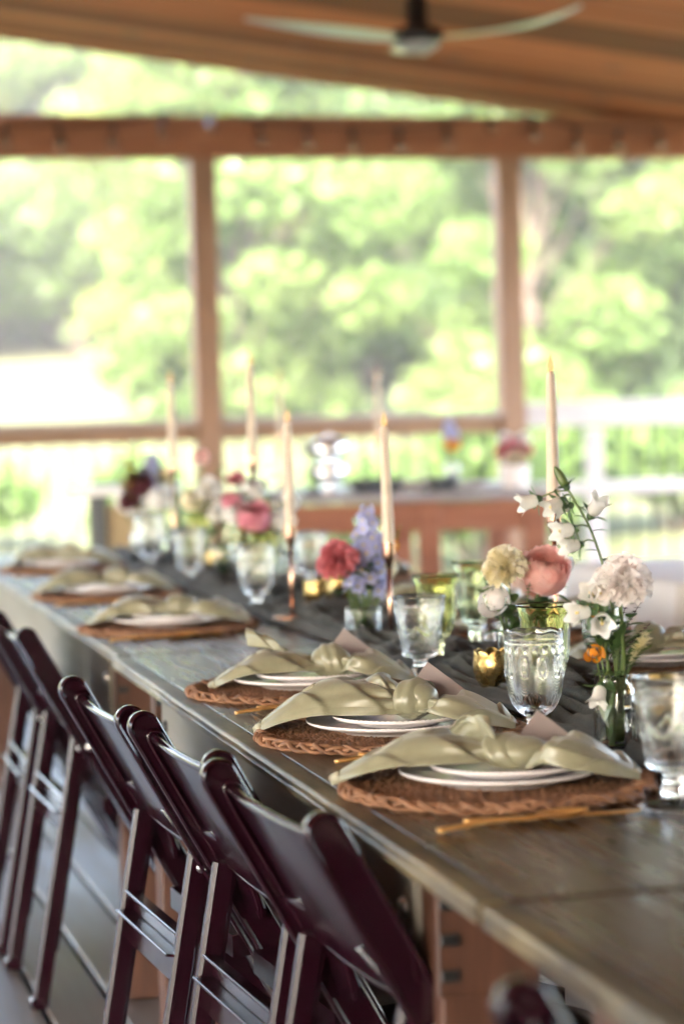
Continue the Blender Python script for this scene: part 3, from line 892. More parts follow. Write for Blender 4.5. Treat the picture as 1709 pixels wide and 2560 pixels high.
# ---- knotted napkin: knot plus two tails draped over the plates (local x away from the diner)
def tail_grid(T, B, K, seed, folds=3, amp=.0062, n=52, m=44):
    r = np.random.default_rng(seed)
    T = spline(T, n); B = spline(B, n); K = spline(K, n)
    u = np.linspace(0, 1, n); v = np.linspace(-1, 1, m)
    U, Vv = np.meshgrid(u, v, indexing='ij')
    s = np.abs(Vv)
    E = np.where((Vv < 0)[..., None], K[:, None, :], B[:, None, :])
    hz = s ** .9; vz = s ** 1.5
    P = T[:, None, :] + (E - T[:, None, :]) * np.stack([hz, hz, vz], -1)
    ph = r.uniform(0, 6, 4)
    env = np.exp(-((U - .02) / .33) ** 2) * 1.15 + .16
    cr = np.sin(PI * np.clip(s * 1.0, 0, 1)) * .7 + .3 * (s > .02)
    w1 = np.sin(folds * PI * Vv + ph[0] + 1.8 * U * np.sin(ph[1]))
    w2 = np.sin((folds * 1.7) * PI * Vv + ph[2] - 2.5 * U)
    d = amp * env * cr * (np.sign(w1) * np.abs(w1) ** 1.0 * .8 + .35 * w2) + amp * .9 * (vnoise(U * 4 + ph[3], Vv * 2.2 + 3, seed) - .5) * cr
    cs_ = U * 1.15 + .42 * np.where(Vv > 0, s, .6 * s)
    for q, (c0, a0) in enumerate(((.34 + .05 * math.sin(ph[2]), .008), (.62 + .06 * math.sin(ph[0]), .012), (.98 + .06 * math.sin(ph[1]), .009))):
        w_ = np.clip((cs_ - c0) / .03 + .5, 0, 1); w_ = w_ * w_ * (3 - 2 * w_)
        d += a0 * (w_ - .8 * np.clip((cs_ - c0) / .5, 0, 1)) * cr * 1.2
    nrm = np.stack([0 * U, np.where(Vv < 0, .75, -.75) * np.clip(s * 2, 0, 1), .6 + 0 * U], -1)
    P = P + d[..., None] * nrm
    return P
def make_napkin(name, knot, left, right, seed, flap=None):
    root = link(name, None)
    r = np.random.default_rng(seed)
    kx, kz = knot[0], knot[1]; rx, ry, rz_ = .036 + .003 * math.sin(seed), .034, .026 + .003 * math.sin(seed * 1.7)
    # knot body: wrapped folds round a tilted axis
    nu, nv = 64, 90
    t = np.linspace(.02, PI - .02, nu); p = np.linspace(0, 2 * PI, nv, endpoint=False)
    Tt, Pp = np.meshgrid(t, p, indexing='ij')
    D = np.stack([np.sin(Tt) * np.cos(Pp), np.sin(Tt) * np.sin(Pp), np.cos(Tt)], -1)
    ax_ = np.array([.25 + .5 * math.sin(seed * 2.1), .55, .8 * math.cos(seed * .9)]); ax_ /= np.linalg.norm(ax_)
    lat = D @ ax_
    e1 = np.cross(ax_, [1, 0, 0]); e1 /= np.linalg.norm(e1); e2 = np.cross(ax_, e1)
    lon = np.arctan2(D @ e2, D @ e1)
    ph = r.uniform(0, 6, 3)
    f1 = np.abs(np.sin(1.5 * lon + 1.7 * lat + ph[0])) ** .7
    f2 = np.abs(np.sin(3.5 * lat + 1.5 * np.sin(lon + ph[1]) + ph[2])) ** .8
    rad = 1 + .10 * (f1 - .6) * (1 - .5 * np.abs(lat)) + .045 * (f2 - .6) + .06 * np.cos(2 * lon + ph[1])
    P = D * rad[..., None] * np.array([rx, ry, rz_]) + np.array([kx, 0, kz])
    MB().grid(P, cv=True).obj('knot', MT['napkin'], root)
    # second strand wrapped over the knot
    a = np.linspace(-.5, PI + .5, 26)
    cen = np.stack([kx + (.006 + .014 * math.sin(seed * 1.3)) * np.cos(a + seed) + .008 * math.sin(seed * 2.3), -np.cos(a) * ry * 1.02, kz + np.sin(a) * rz_ * 1.06], -1)
    U, Vv = np.meshgrid(np.linspace(0, 1, 26), np.linspace(-1, 1, 22), indexing='ij')
    wrap = cen[:, None, :] + np.stack([Vv * .019, 0 * U, 0 * U], -1)
    out = (cen - np.array([kx, 0, kz])); out /= np.linalg.norm(out, axis=1)[:, None]
    hgt = .0055 * (1 - Vv ** 2) + .0011 * np.sin(Vv * 6 + 3 * U + ph[0]) - .003
    wrap = wrap + out[:, None, :] * hgt[..., None]
    wb = MB().grid(wrap).obj('wrap', MT['napkin'], root)
    for nm_, tl, sd in (('diner_tail', left, 1), ('far_tail', right, 2)):
        P = tail_grid(*tl, seed * 3 + sd, folds=[2, 3, 4, 2.5][(seed + sd) % 4], amp=.0042 + .0016 * ((seed * 7 + sd) % 3))
        ob = MB().grid(P).obj(nm_, MT['napkin'], root)
        md = ob.modifiers.new('t', 'SOLIDIFY'); md.thickness = .0012; md.offset = 0
        # hem along the free end
        e = P[-1]; e0 = P[-4]
        hm = MB().grid(np.stack([e + (0, 0, .0012), .5 * e + .5 * e0 + (0, 0, .0022), e0 + (0, 0, .0012)], 0))
        ho = hm.obj('hem', MT['hem'], ob); md = ho.modifiers.new('t', 'SOLIDIFY'); md.thickness = .001
        k0 = int(.60 * len(P)); mv = P.shape[1] // 2
        ra, rb_, rc = P[k0:, mv + 1], P[k0:, mv + 3], P[k0:, mv + 5]
        hm = MB().grid(np.stack([ra + (0, -.0012, .0012), rb_ + (0, -.0022, .0012), rc + (0, -.0012, .0006)], 0))
        ho = hm.obj('hem', MT['hem'], ob); md = ho.modifiers.new('t', 'SOLIDIFY'); md.thickness = .001
        bh = P[:, -1]; bi = P[:, -4]
        hm = MB().grid(np.stack([bh + (0, -.0006, 0), .5 * bh + .5 * bi + (0, -.0016, .0004), bi + (0, -.0008, .0004)], 0))
        ho = hm.obj('hem', MT['napkin'], ob)
    if flap:
        T, B, K, sd = flap
        P = tail_grid(T, B, K, sd, folds=2, amp=.003, n=30, m=24)
        ob = MB().grid(P).obj('fold', MT['napkin'], root)
        md = ob.modifiers.new('t', 'SOLIDIFY'); md.thickness = .0012; md.offset = 0
    return root

def left_tail(kx, kz, tip, arch, spread=.085, lift=0):
    """from the knot towards the diner, over plate and mat, down to the tip"""
    L = tip - kx
    T = [(kx - .012, 0, kz + .008), (kx + L * .18, .006, .55 * kz + .5 * arch + lift), (kx + L * .40, .010, arch), (kx + L * .60, .012, arch * .96), (kx + L * .80, .004, arch * .56), (tip, -.006, .008)]
    B = [(kx - .010, -.028, kz - .016), (kx + L * .18, -.042, .035), (kx + L * .40, -.056, .036), (kx + L * .60, -.062, .034), (kx + L * .80, -.050, .022), (tip + .004, -.014, .003)]
    K = [(kx - .010, .024, kz - .012), (kx + L * .18, .05, .038), (kx + L * .40, .08, .036), (kx + L * .60, .10, .034), (kx + L * .80, .075, .028), (tip + .02, .03, .010)]
    return T, B, K
def right_tail(kx, kz, tip, hump, spread=.07):
    L = tip - kx
    T = [(kx + .014, 0, kz), (kx + L * .25, .0, hump), (kx + L * .50, .006, hump * 1.0), (kx + L * .75, .004, hump * .68), (tip, .0, .018)]
    B = [(kx + .012, -.026, kz - .016), (kx + L * .25, -.042, .036), (kx + L * .50, -.060, .032), (kx + L * .75, -.050, .024), (tip - .002, -.012, .013)]
    K = [(kx + .012, .024, kz - .012), (kx + L * .25, .05, .038), (kx + L * .50, .08, .034), (kx + L * .75, .08, .026), (tip - .02, .035, .018)]
    return T, B, K

mat0 = make_mat(); tag(mat0, None, 'placemat', 'woven placemats')
dp0 = make_plate('dinner_plate', .127, .078, 96, .0011); tag(dp0, None, 'plate', 'white dinner plates')
sp0 = make_plate('salad_plate', .097, .060, 74, .0017); tag(sp0, None, 'plate', 'white salad plates')
spn0 = make_spoon(); tag(spn0, None, 'spoon', 'gold spoons')
knf0 = make_knife(); tag(knf0, None, 'knife', 'gold knives')

def card(loc, rz, tilt, lab):
    o = MB().bbox((0, 0, .0), (.072, .0009, .042), .0003).obj('place_card', MT['card'], None, smooth=False)
    o.location = loc; o.rotation_euler = tilt
    tag(o, lab, 'place card', 'place cards in the napkins')

where = ['nearest the camera', 'second from the camera, in sharp focus', 'third from the camera', 'fourth, past the table joint', 'fifth from the camera', 'farthest on the chair side']
SET = [(.938, 2.868, .028, -.212, .182), (.944, 3.375, .036, -.206, .188), (.962, 3.972, .046, -.165, .190),
       (.962, 5.225, .03, -.19, .185), (.985, 6.20, .02, -.20, .18), (1.03, 7.30, .02, -.19, .18)]
for i, (sx, sy, kx, tl, tr) in enumerate(SET):
    w = where[i]
    r_ = np.random.default_rng(100 + i)
    place_copy(mat0, 'round brown woven placemat, ' + w, (sx, sy, ZT), r_.uniform(0, 6))
    place_copy(dp0, 'larger white beaded plate on the placemat ' + w, (sx + .004, sy, ZT + .0095), r_.uniform(0, 6))
    place_copy(sp0, 'smaller white beaded plate stacked on top, place ' + w, (sx + .012, sy, ZT + .0195), r_.uniform(0, 6))
    kz = [.044, .054, .049, .05, .05, .05][i]
    arch = [.062, .078, .064, .068, .07, .072][i]
    flap = None
    if i == 0:
        flap = ([(kx - .03, .01, .045), (kx - .05, .01, .070), (kx - .058, .015, .086)], [(kx - .02, -.012, .045), (kx - .026, -.02, .068), (kx - .034, -.004, .090)], [(kx - .05, .02, .045), (kx - .085, .02, .062), (kx - .09, .02, .070)], 8)
    if i == 1:
        flap = ([(kx - .02, .02, .068), (kx - .06, .035, .084), (kx - .10, .05, .066)], [(kx - .02, .0, .056), (kx - .06, .0, .062), (kx - .10, .01, .054)], [(kx - .02, .04, .05), (kx - .06, .07, .05), (kx - .10, .08, .044)], 9)
    if i == 2:
        flap = ([(kx - .07, .04, .055), (kx - .12, .055, .085), (kx - .155, .07, .098)], [(kx - .06, .02, .05), (kx - .10, .03, .065), (kx - .15, .05, .072)], [(kx - .07, .07, .04), (kx - .12, .09, .065), (kx - .16, .09, .082)], 10)
    lt = left_tail(kx, kz, tl, arch, .088 if i else .095, .004 if i == 1 else 0)
    rt_ = right_tail(kx, kz, tr, .058 if i != 1 else .054, .075)
    nap = make_napkin('knotted_napkin', (kx, kz), lt, rt_, 40 + i, flap)
    nap.location = (sx, sy, ZT)
    nap.rotation_euler = (0, 0, [-.46, -.50, -.36, -.44, -.30, -.5][i])
    tag(nap, 'sage green satin napkin tied in a knot, place ' + w, 'napkin', 'knotted napkins')
    if i < 3:
        cx_, cz_ = [(.088, .050), (.088, .062), (.098, .060)][i]
        card((sx + cx_, sy + .045, ZT + cz_), 0, (R(-12), R(38), R(-18)), 'mauve grey card tucked behind the napkin knot, place ' + w)
    xr = [(.776, 2.587), (.800, 3.141), (.784, 3.706), (.79, 4.97), (.81, 5.93), (.85, 7.05)][i]
    place_copy(spn0, 'gold spoon beside the placemat ' + w, (xr[0], xr[1] - .0, ZT + .0005), .19 if i == 0 else .12)
    place_copy(knf0, 'gold knife lying between spoon and placemat ' + w, (xr[0] + .045, xr[1] + .045, ZT + .0005), -.05 if i == 0 else .1)

# ---- settings across the table (partly hidden by flowers and glasses)
where2 = ['right edge of the photo', 'behind the coral flowers', 'behind the pale green goblet', 'far side, near the table end']
for i, (sx, sy) in enumerate([(1.625, 4.02), (1.63, 4.70), (1.64, 5.36), (1.67, 6.4)]):
    w = where2[i]
    place_copy(mat0, 'round brown woven placemat across the table, ' + w, (sx, sy, ZT), 1 + i)
    place_copy(dp0, 'larger white beaded plate across the table, ' + w, (sx, sy, ZT + .0095), i)
    place_copy(sp0, 'smaller white beaded plate across the table, ' + w, (sx - .01, sy, ZT + .0195), i)
    nap = make_napkin('knotted_napkin', (.02, .05), left_tail(.02, .05, -.2, .07, .09, .006), right_tail(.02, .05, .18, .06), 60 + i)
    nap.location = (sx, sy, ZT); nap.rotation_euler = (0, 0, PI - .3 + .15 * i)
    tag(nap, 'sage green satin napkin across the table, ' + w, 'napkin', 'knotted napkins')

# ================================================================== GLASSWARE
def glass_body(outer, inner, n, disp=None, name='goblet_body', material=None, rim=None):
    """outer profile foot centre -> rim, inner rim -> bowl centre, as one closed wall"""
    outer = np.asarray(outer, float); inner = np.asarray(inner, float)
    th = np.linspace(0, 2 * PI, n, endpoint=False)
    def ring(prof, d):
        r = np.repeat(prof[:, :1], n, 1); z = np.repeat(prof[:, 1:2], n, 1); t = np.repeat(th[None], len(prof), 0)
        if d is not None: r = r + d(r, z, t)
        if rim is not None: z = z + rim(r, z, t)
        return np.stack([r * np.cos(t), r * np.sin(t), z], -1)
    P = np.concatenate([ring(outer, disp), ring(inner, None)], 0)
    m = MB(); m.grid(P, cv=True, flip=True)
    return m.mesh(name, material)

def dense(prof, n):
    return spline([(a, 0, b) for a, b in prof], n)[:, [0, 2]]

def disp_garland(r, z, t):
    d = np.zeros_like(r)
    rows = ((z > .124) & (z < .132))
    d += np.where(rows, .0011 * np.abs(np.sin(t * 40)), 0)                       # bead row
    d += .0012 * np.exp(-((z - .134) / .0012) ** 2)
    sw = .104 - .016 * np.abs(np.sin(t * 3)) ** 1.0
    band = (z < .124) & (z > sw)
    d += np.where(band, .0008 * np.abs(np.sin(t * 54)), 0)                       # fine ribs above the swags
    d += .0016 * np.exp(-((z - sw) / .0018) ** 2) * ((z > .07) & (z < .125))      # swag rope
    low = (z < sw - .003) & (z > .048)
    leaf = np.sin(t * 12 + 60 * (z - .05)) * np.sin(t * 12 - 90 * (z - .05) + .6) * np.cos((z - .05) * 240)
    d += np.where(low, .0016 * np.clip(leaf, -.2, 1) + .0006 * np.sin(t * 31) * np.sin(z * 700), 0)
    d += np.where((z > .008) & (z < .044), .0006 * np.cos(t * 12), 0)
    d += np.where(z < .007, .0012 * np.abs(np.cos(t * 12)) * (r > .02), 0)
    return d
def disp_oval(r, z, t):
    d = np.zeros_like(r)
    d += .0010 * np.exp(-((z - .146) / .0016) ** 2)
    be = (np.abs(z - .1365) < .0045)
    d += np.where(be, .0015 * np.sqrt(np.clip(np.cos(t * 18), 0, 1)) * np.sqrt(np.clip(1 - ((z - .1365) / .0045) ** 2, 0, 1)), 0)
    tt = ((t * 10 / (2 * PI)) % 1) - .5
    e = np.sqrt((tt / .26) ** 2 + ((z - .112) / .016) ** 2)
    d += .0013 * np.exp(-((e - .9) / .16) ** 2) + np.where(e < .45, .0009, 0)
    ch = np.sin(((z - .06) + .010 * np.abs(np.sin(t * 5)) ** .8) * 1500)
    d += np.where((e > 1.05) & (z > .046) & (z < .129), .0006 * ch, 0)
    d += np.where((z > .008) & (z < .038), .0007 * np.cos(t * 10), 0)
    d += np.where(z < .007, .0012 * np.abs(np.cos(t * 10)) * (r > .02), 0)
    return d
def disp_panel(r, z, t):
    d = np.zeros_like(r)
    fac = np.abs(np.cos(t * 5))
    d += np.where(z > .062, -.0016 * fac * np.clip((.17 - z) / .03, 0, 1), 0)
    dm = np.abs(np.sin(t * 10 + z * 260)) * np.abs(np.sin(t * 10 - z * 260))
    d += np.where((z > .064) & (z < .108), -.0014 * dm, 0)
    d += np.where((z > .008) & (z < .06), -.0016 * np.abs(np.cos(t * 4)) + .0008, 0)
    return d

gA = glass_body(np.vstack([[(.001, 0), (.030, 0), (.0375, .001), (.039, .0035), (.0375, .006), (.024, .0085), (.015, .012)],
                           dense([(.0125, .015), (.0145, .019), (.0145, .026), (.011, .029), (.012, .0335), (.011, .037), (.012, .041), (.017, .0445), (.0265, .0465), (.0295, .051), (.0315, .060)], 34),
                           dense([(.0318, .062), (.0365, .09), (.0415, .12), (.0447, .142), (.0465, .150), (.0462, .1525)], 70)]),
                [(.0445, .1526), (.0428, .150), (.0410, .142), (.0385, .122), (.0335, .09), (.0285, .062), (.0255, .054), (.015, .051), (.001, .050)], 220, disp_garland, 'goblet_body', MT['pressed'])
gB = glass_body(np.vstack([[(.001, 0), (.030, 0), (.036, .001), (.0375, .0035), (.036, .006), (.022, .009), (.0135, .013)],
                           dense([(.0115, .016), (.0125, .021), (.0115, .027), (.0125, .032), (.0118, .036), (.015, .040), (.024, .047), (.032, .058), (.0372, .072)], 34),
                           dense([(.0374, .073), (.0405, .09), (.0415, .11), (.0412, .135), (.0415, .150), (.0425, .158), (.0422, .1612)], 80)]),
                [(.0405, .1612), (.0395, .158), (.0385, .15), (.0382, .135), (.0383, .11), (.0372, .09), (.033, .072), (.026, .059), (.016, .050), (.001, .048)], 220, disp_oval, 'goblet_body', MT['pressed'],
                rim=lambda r, z, t: np.where(z > .15, .0011 * np.cos(t * 10) * (z - .15) / .011, 0))
profC = np.vstack([[(.001, 0), (.031, 0), (.0365, .001), (.0375, .003), (.036, .005), (.02, .008), (.011, .012)],
                   dense([(.0085, .016), (.0090, .03), (.0105, .045), (.0125, .053), (.0105, .057), (.013, .061), (.022, .068), (.0295, .079)], 30),
                   dense([(.0297, .080), (.0345, .10), (.0365, .12), (.0375, .145), (.0395, .164), (.0435, .177), (.0445, .1790)], 60)])
inC = [(.0430, .1793), (.0418, .176), (.0378, .163), (.0358, .145), (.0345, .12), (.0318, .10), (.0265, .08), (.017, .071), (.001, .068)]
gC = glass_body(profC, inC, 160, disp_panel, 'goblet_body', MT['green'])
gD = glass_body(profC * np.array([.95, 1.03]), np.array(inC) * np.array([.95, 1.03]), 160, disp_panel, 'goblet_body', MT['pale'])

def goblet(me, loc, rz, lab, group, s=1.0):
    o = link('glass_goblet', me, None, loc, rz)
    o.scale = (s, s, s)
    return tag(o, lab, 'goblet', group)
gc, gg = 'clear pressed goblets', 'green glass goblets'
for me, x_, y_, s, lab in [
    (gA, 1.172, 3.990, 1.0, 'clear pressed goblet with swag garlands, in sharp focus at the centre'),
    (gB, 1.111, 3.215, 1.0, 'clear pressed goblet with ovals and wavy lines, in front of the gold votive'),
    (gA, 1.082, 2.64, 1.04, 'blurred clear pressed goblet cut by the right edge of the photo'),
    (gB, 1.221, 5.50, 1.02, 'blurred clear goblet right of the fourth placemat'),
    (gA, 1.244, 6.42, 1.05, 'blurred clear goblet beside the fifth placemat'),
    (gB, 1.253, 7.085, 1.05, 'blurred clear goblet farthest along the chair side'),
    (gB, 1.465, 4.50, .92, 'small clear goblet just behind the pale green one'),
    (gB, 1.50, 3.98, .80, 'small clear goblet half hidden behind the white bellflowers'),
    (gA, 1.50, 6.1, 1.0, 'far clear goblet across the runner behind the pink flowers')]:
    goblet(me, (x_, y_, ZT), x_ * 9, lab, gc, s)
for me, x_, y_, s, lab in [
    (gC, 1.241, 4.115, .985, 'olive green flared goblet behind the sharp garland goblet'),
    (gC, 1.197, 3.41, 1.0, 'olive green goblet standing behind the oval patterned goblet'),
    (gD, 1.371, 4.30, 1.0, 'pale green goblet right of the olive one at the centre'),
    (gD, 1.52, 5.55, 1.15, 'pale green goblet blurred behind the pink peony'),
    (gC, 1.290, 5.72, 1.0, 'olive goblet blurred beside the far clear goblet'),
    (gC, 1.33, 6.72, 1.05, 'olive goblet blurred beyond the pink ranunculus'),
    (gD, 1.36, 7.45, 1.1, 'pale green goblet at the far end of the table'),
    (gD, 1.235, 2.865, 1.0, 'pale green goblet at the right edge behind the blurred clear one')]:
    goblet(me, (x_, y_, ZT), y_ * 7, lab, gg, s)

# ---- gold votives
def votive_mesh():
    def fn(r, z, t):
        pet = np.abs(np.cos(t * 4))
        return r * (1 + .05 * pet * np.clip(z / .05, 0, 1)), z + .0075 * (pet ** .7 - .5) * np.clip((z - .035) / .025, 0, 1)
    pr = [(.001, .0), (.017, 0), (.022, .003), (.031, .018), (.034, .034), (.0325, .050), (.0315, .060), (.0300, .0600), (.0305, .05), (.032, .034), (.029, .019), (.020, .006), (.001, .005)]
    return MB().lathe(dense(pr, 60), 96, fn).mesh('votive_cup', MT['mercury'])
vm = votive_mesh()
for x_, y_, z_, lab in [(1.222, 3.735, .016, 'gold mercury glass votive in focus beside the patterned goblet'), (1.30, 3.24, .016, 'gold mercury votive peeking out behind the clear vase'),
                        (1.335, 5.36, .018, 'gold votive left of the red peony, out of focus'), (1.43, 5.53, .018, 'second gold votive behind the red peony'),
                        (1.36, 6.6, .018, 'gold votive far down the runner')]:
    t = thing('votive_holder', lab, 'votive', (x_, y_, ZT + z_), x_ * 5, 'gold votive holders')
    link('votive_cup', vm, t)
    MB().lathe([(.001, .006), (.0185, .006), (.019, .02), (.001, .0205)], 24).obj('tealight', MT['wax'], t)

# ---- candles and holders
def holder_and_candle(x_, y_, z0, hh, lab, cl=.248, s=1.0, lean=0):
    h = thing('candle_holder', 'slender rose gold candlestick ' + lab, 'candlestick', (x_, y_, z0), 0, 'rose gold candlesticks')
    MB().lathe([(.001, 0), (.041, 0), (.043, .0015), (.041, .004), (.01, .006), (.006, .012)], 40).obj('base', MT['copper'], h)
    MB().tube([(0, 0, .006), (0, 0, hh - .034)], .0043 * s, 12).obj('stem', MT['copper'], h)
    MB().lathe(np.array([(.0045, hh - .036), (.006, hh - .032), (.0112, hh - .018), (.0125, hh - .012), (.0125, hh + .012), (.0115, hh + .012), (.0112, hh - .008), (.001, hh - .01)]), 32).obj('cup', MT['copper'], h, angle=40)
    c = thing('taper_candle', 'ivory taper candle with small lit flame ' + lab, 'candle', (x_, y_, z0 + hh - .008), 0, 'ivory taper candles')
    c.rotation_euler = (0, lean, 0)
    zz = np.linspace(0, cl, 26)
    rr_ = np.interp(zz, [0, .02, cl * .9, cl - .006, cl], [.0116, .0120, .0084, .0070, .003])
    MB().lathe(np.stack([rr_, zz], -1), 26, cap0=True, cap1=True).obj('wax', MT['wax'], c)
    f = [(.001, -.004), (.004, -.002), (.0058, .003), (.0062, .007), (.0048, .013), (.0024, .020), (.0008, .026), (.0002, .028)]
    o = MB().lathe(dense(f, 22), 16).obj('flame', MT['flame'], c); o.location = (0, 0, cl)
    return h
holder_and_candle(1.362, 3.824, ZT + .012, .281, 'at the right, behind the white bellflowers', lean=.0)
holder_and_candle(1.264, 4.501, ZT + .006, .196, 'at the centre, beside the blue delphinium', lean=-.012)
holder_and_candle(1.215, 5.114, ZT + .02, .19, 'left of centre, over the grey runner')
holder_and_candle(1.304, 5.873, ZT + .014, .335, 'tall one behind the pink ranunculus')
holder_and_candle(1.259, 6.71, ZT + .014, .305, 'at the left, farthest down the table')

# ================================================================== FLOWERS
def frame(d, up=(0, 0, 1)):
    d = np.asarray(d, float); d /= np.linalg.norm(d)
    a = np.cross(up, d)
    if np.linalg.norm(a) < 1e-3: a = np.array([1.0, 0, 0])
    a /= np.linalg.norm(a); b = np.cross(d, a)
    return np.stack([a, b, d], 1)          # columns: side, other, axis

def shell_petal(m, Fm, c, rad, th, ph, half_t, half_p, lift=.12, seed=0, ruff=.03, n=7):
    """cupped petal lying on a sphere of radius rad round c; axis of the flower is Fm[:,2]"""
    u = np.linspace(0, 1, n); v = np.linspace(-1, 1, n)
    U, V = np.meshgrid(u, v, indexing='ij')
    T = th + half_t * (1 - 2 * U)                      # U=1 is the free edge, nearer the axis
    wid = np.sqrt(np.clip(1 - (np.abs(2 * U - .75) / 1.3) ** 2, .05, 1))
    Pp = ph + half_p * V * wid / np.clip(np.sin(np.clip(T, .25, 2.9)), .3, 1)
    r_ = rad * (1 + lift * U ** 2.5 + ruff * np.sin(V * 5 + seed) * U ** 2)
    L = np.stack([r_ * np.sin(T) * np.cos(Pp), r_ * np.sin(T) * np.sin(Pp), r_ * np.cos(T)], -1)
    m.grid(L @ Fm.T + c)

def ranunculus_head(c, d, rad, n, seed, openness=1.0):
    r = np.random.default_rng(seed); Fm = frame(d); c = np.asarray(c, float); m = MB()
    for i in range(n):
        f = (i + .5) / n
        shell_petal(m, Fm, c, rad * (.22 + .78 * f), .25 + 1.15 * f ** .8 * openness, i * 2.39996 + r.uniform(-.2, .2), .42 + .12 * r.uniform(), .55 + .15 * r.uniform(), .10 + .12 * f * r.uniform(.5, 1.3), i, .035)
    m.ball(c, rad * .25, 8, 10)
    return m

def ruffle_head(c, d, rad, n, seed):
    """carnation: many fringed petals fanned over a dome"""
    r = np.random.default_rng(seed); Fm = frame(d); c = np.asarray(c, float); m = MB()
    for i in range(n):
        f = (i + .5) / n
        th = .1 + 1.55 * f ** .75; ph = i * 2.39996 + r.uniform(-.25, .25)
        dirl = np.array([math.sin(th) * math.cos(ph), math.sin(th) * math.sin(ph), math.cos(th)])
        G = frame(dirl, (0, 0, 1) if abs(dirl[2]) < .9 else (1, 0, 0))
        u = np.linspace(0, 1, 7); v = np.linspace(-1, 1, 13)
        U, V = np.meshgrid(u, v, indexing='ij')
        L_ = rad * r.uniform(.8, 1.05); W_ = rad * .48
        X = V * W_ * (.12 + .88 * U ** 1.1)
        Z = L_ * (.15 + .85 * U * (1 - .10 * V ** 2))
        Y = rad * .16 * U ** 1.5 * np.sin(V * 7 + r.uniform(0, 6)) + rad * .10 * U * r.uniform(-1, 1)
        P = np.stack([X, Y, Z], -1) @ G.T
        P = P + U[..., None] ** 2 * rad * .10 * np.array([0, 0, -1.0]) * (th > .6)
        m.grid(P @ Fm.T + c)
    return m

def leaf_blade(m, base, d, L, W, seed=0, curl=.3, side=None):
    Fm = frame(d, side if side is not None else (0, 0, 1))
    u = np.linspace(0, 1, 9); v = np.linspace(-1, 1, 5)
    U, V = np.meshgrid(u, v, indexing='ij')
    w = W * np.sin(PI * np.clip(U ** .8, 0, 1)) ** .9 + .0004
    P = np.stack([V * w, -curl * L * U ** 2 + .25 * w * V ** 2, L * U], -1)
    m.grid(P @ Fm.T + np.asarray(base))

def stem_path(base, head, bow=(0, 0, 0), n=16):
    base = np.asarray(base, float); head = np.asarray(head, float)
    mid = (base + head) / 2 + np.asarray(bow)
    return spline([base, mid, head], n)

def flower(name, label, head_mb, hm, base, head, group=None, bow=(0, 0, 0), sr=.0018, leaves=0, seed=0, stemmat='stem', lw=.010, ll=.05, cat='flower'):
    t = thing(name, label, cat, (0, 0, 0), 0, group)
    p = stem_path(base, head, bow)
    MB().tube(p, sr, 7).obj('stem', MT[stemmat], t)
    head_mb.obj('blossom', MT[hm], t)
    if leaves:
        r = np.random.default_rng(seed)
        for i in range(leaves):
            k = p[int(len(p) * r.uniform(.5, .92))]
            a = r.uniform(0, 6.28)
            m = MB(); leaf_blade(m, k, (math.cos(a), math.sin(a), r.uniform(-.1, .5)), ll * r.uniform(.7, 1.2), lw, i)
            m.obj('leaf', MT['flowerleaf'], t)
    return t

def bell_mesh(L=.030, Rm=.0155):
    def fn(r, z, t):
        k = np.clip(z / L, 0, 1) ** 5
        return r * (1 + .28 * k * (np.cos(t * 5) * .5 + .5)), z + .004 * k * np.cos(t * 5)
    pr = [(.001, 0), (.006, .001), (.0098, .005), (.0108, .012), (.0112, .019), (.0125, .025), (Rm, .030)]
    return MB().lathe(dense(pr, 26), 40, fn).mesh('bell', MT['white_p'])
bellm = bell_mesh()
calm = None
def calyx_mesh():
    m = MB()
    for i in range(5):
        a = i * 2 * PI / 5
        leaf_blade(m, (math.cos(a) * .004, math.sin(a) * .004, -.001), (math.cos(a) * .75, math.sin(a) * .75, .35), .017, .0032, 0, .15)
    m.ball((0, 0, -.001), .0052, 6, 8)
    return m.mesh('calyx', MT['flowerleaf'])
calm = calyx_mesh()
def bellflower(label, path, bells, group=None, bud=True, dark=False):
    t = thing('bellflower_stem', label, 'flower', (0, 0, 0), 0, group)
    p = spline(path, 40)
    MB().tube(p, np.linspace(.0026, .0016, 40), 7).obj('stem', MT['stem'], t)
    for f, dv, s, off in bells:
        k = p[int(f * 39)]
        dv = Vector(dv).normalized()
        tip = np.array(k) + np.array(dv) * off
        st_ = MB().tube(stem_path(k, tip, (0, 0, .004)), .0011, 5).obj('pedicel', MT['stem'], t)
        o = link('bell', bellm, t, tip.tolist()); o.rotation_euler = dv.to_track_quat('Z', 'Y').to_euler(); o.scale = (s * .84,) * 3
        q = link('calyx', calm, t, tip.tolist()); q.rotation_euler = o.rotation_euler; q.scale = (s * 1.15,) * 3
        MB().tube([tip, tip + np.array(dv) * .02 * s], [.0012, .0022], 6).obj('pistil', MT['eye'], t)
    r_ = np.random.default_rng(len(label))
    for q in range(9):
        k = p[int(39 * (.45 + .055 * q + r_.uniform(-.02, .02)))]
        a = q * 2.2 + r_.uniform(0, 1)
        mm = MB(); leaf_blade(mm, k, (math.cos(a), math.sin(a), .3), .028 * r_.uniform(.7, 1.3), .0045, q, .25); mm.obj('leaf', MT['flowerleaf'], t)
    if bud:
        d = p[-1] - p[-4]; d /= np.linalg.norm(d)
        b = MB().lathe(dense([(.001, 0), (.0058, .004), (.0062, .013), (.0045, .024), (.001, .031)], 16), 14)
        o = b.obj('bud', MT['cream_p'] if False else MT['stem'], t); o.location = p[-1].tolist(); o.rotation_euler = Vector(d).to_track_quat('Z', 'Y').to_euler()
        q = link('calyx', calm, t, p[-1].tolist()); q.rotation_euler = o.rotation_euler
    return t

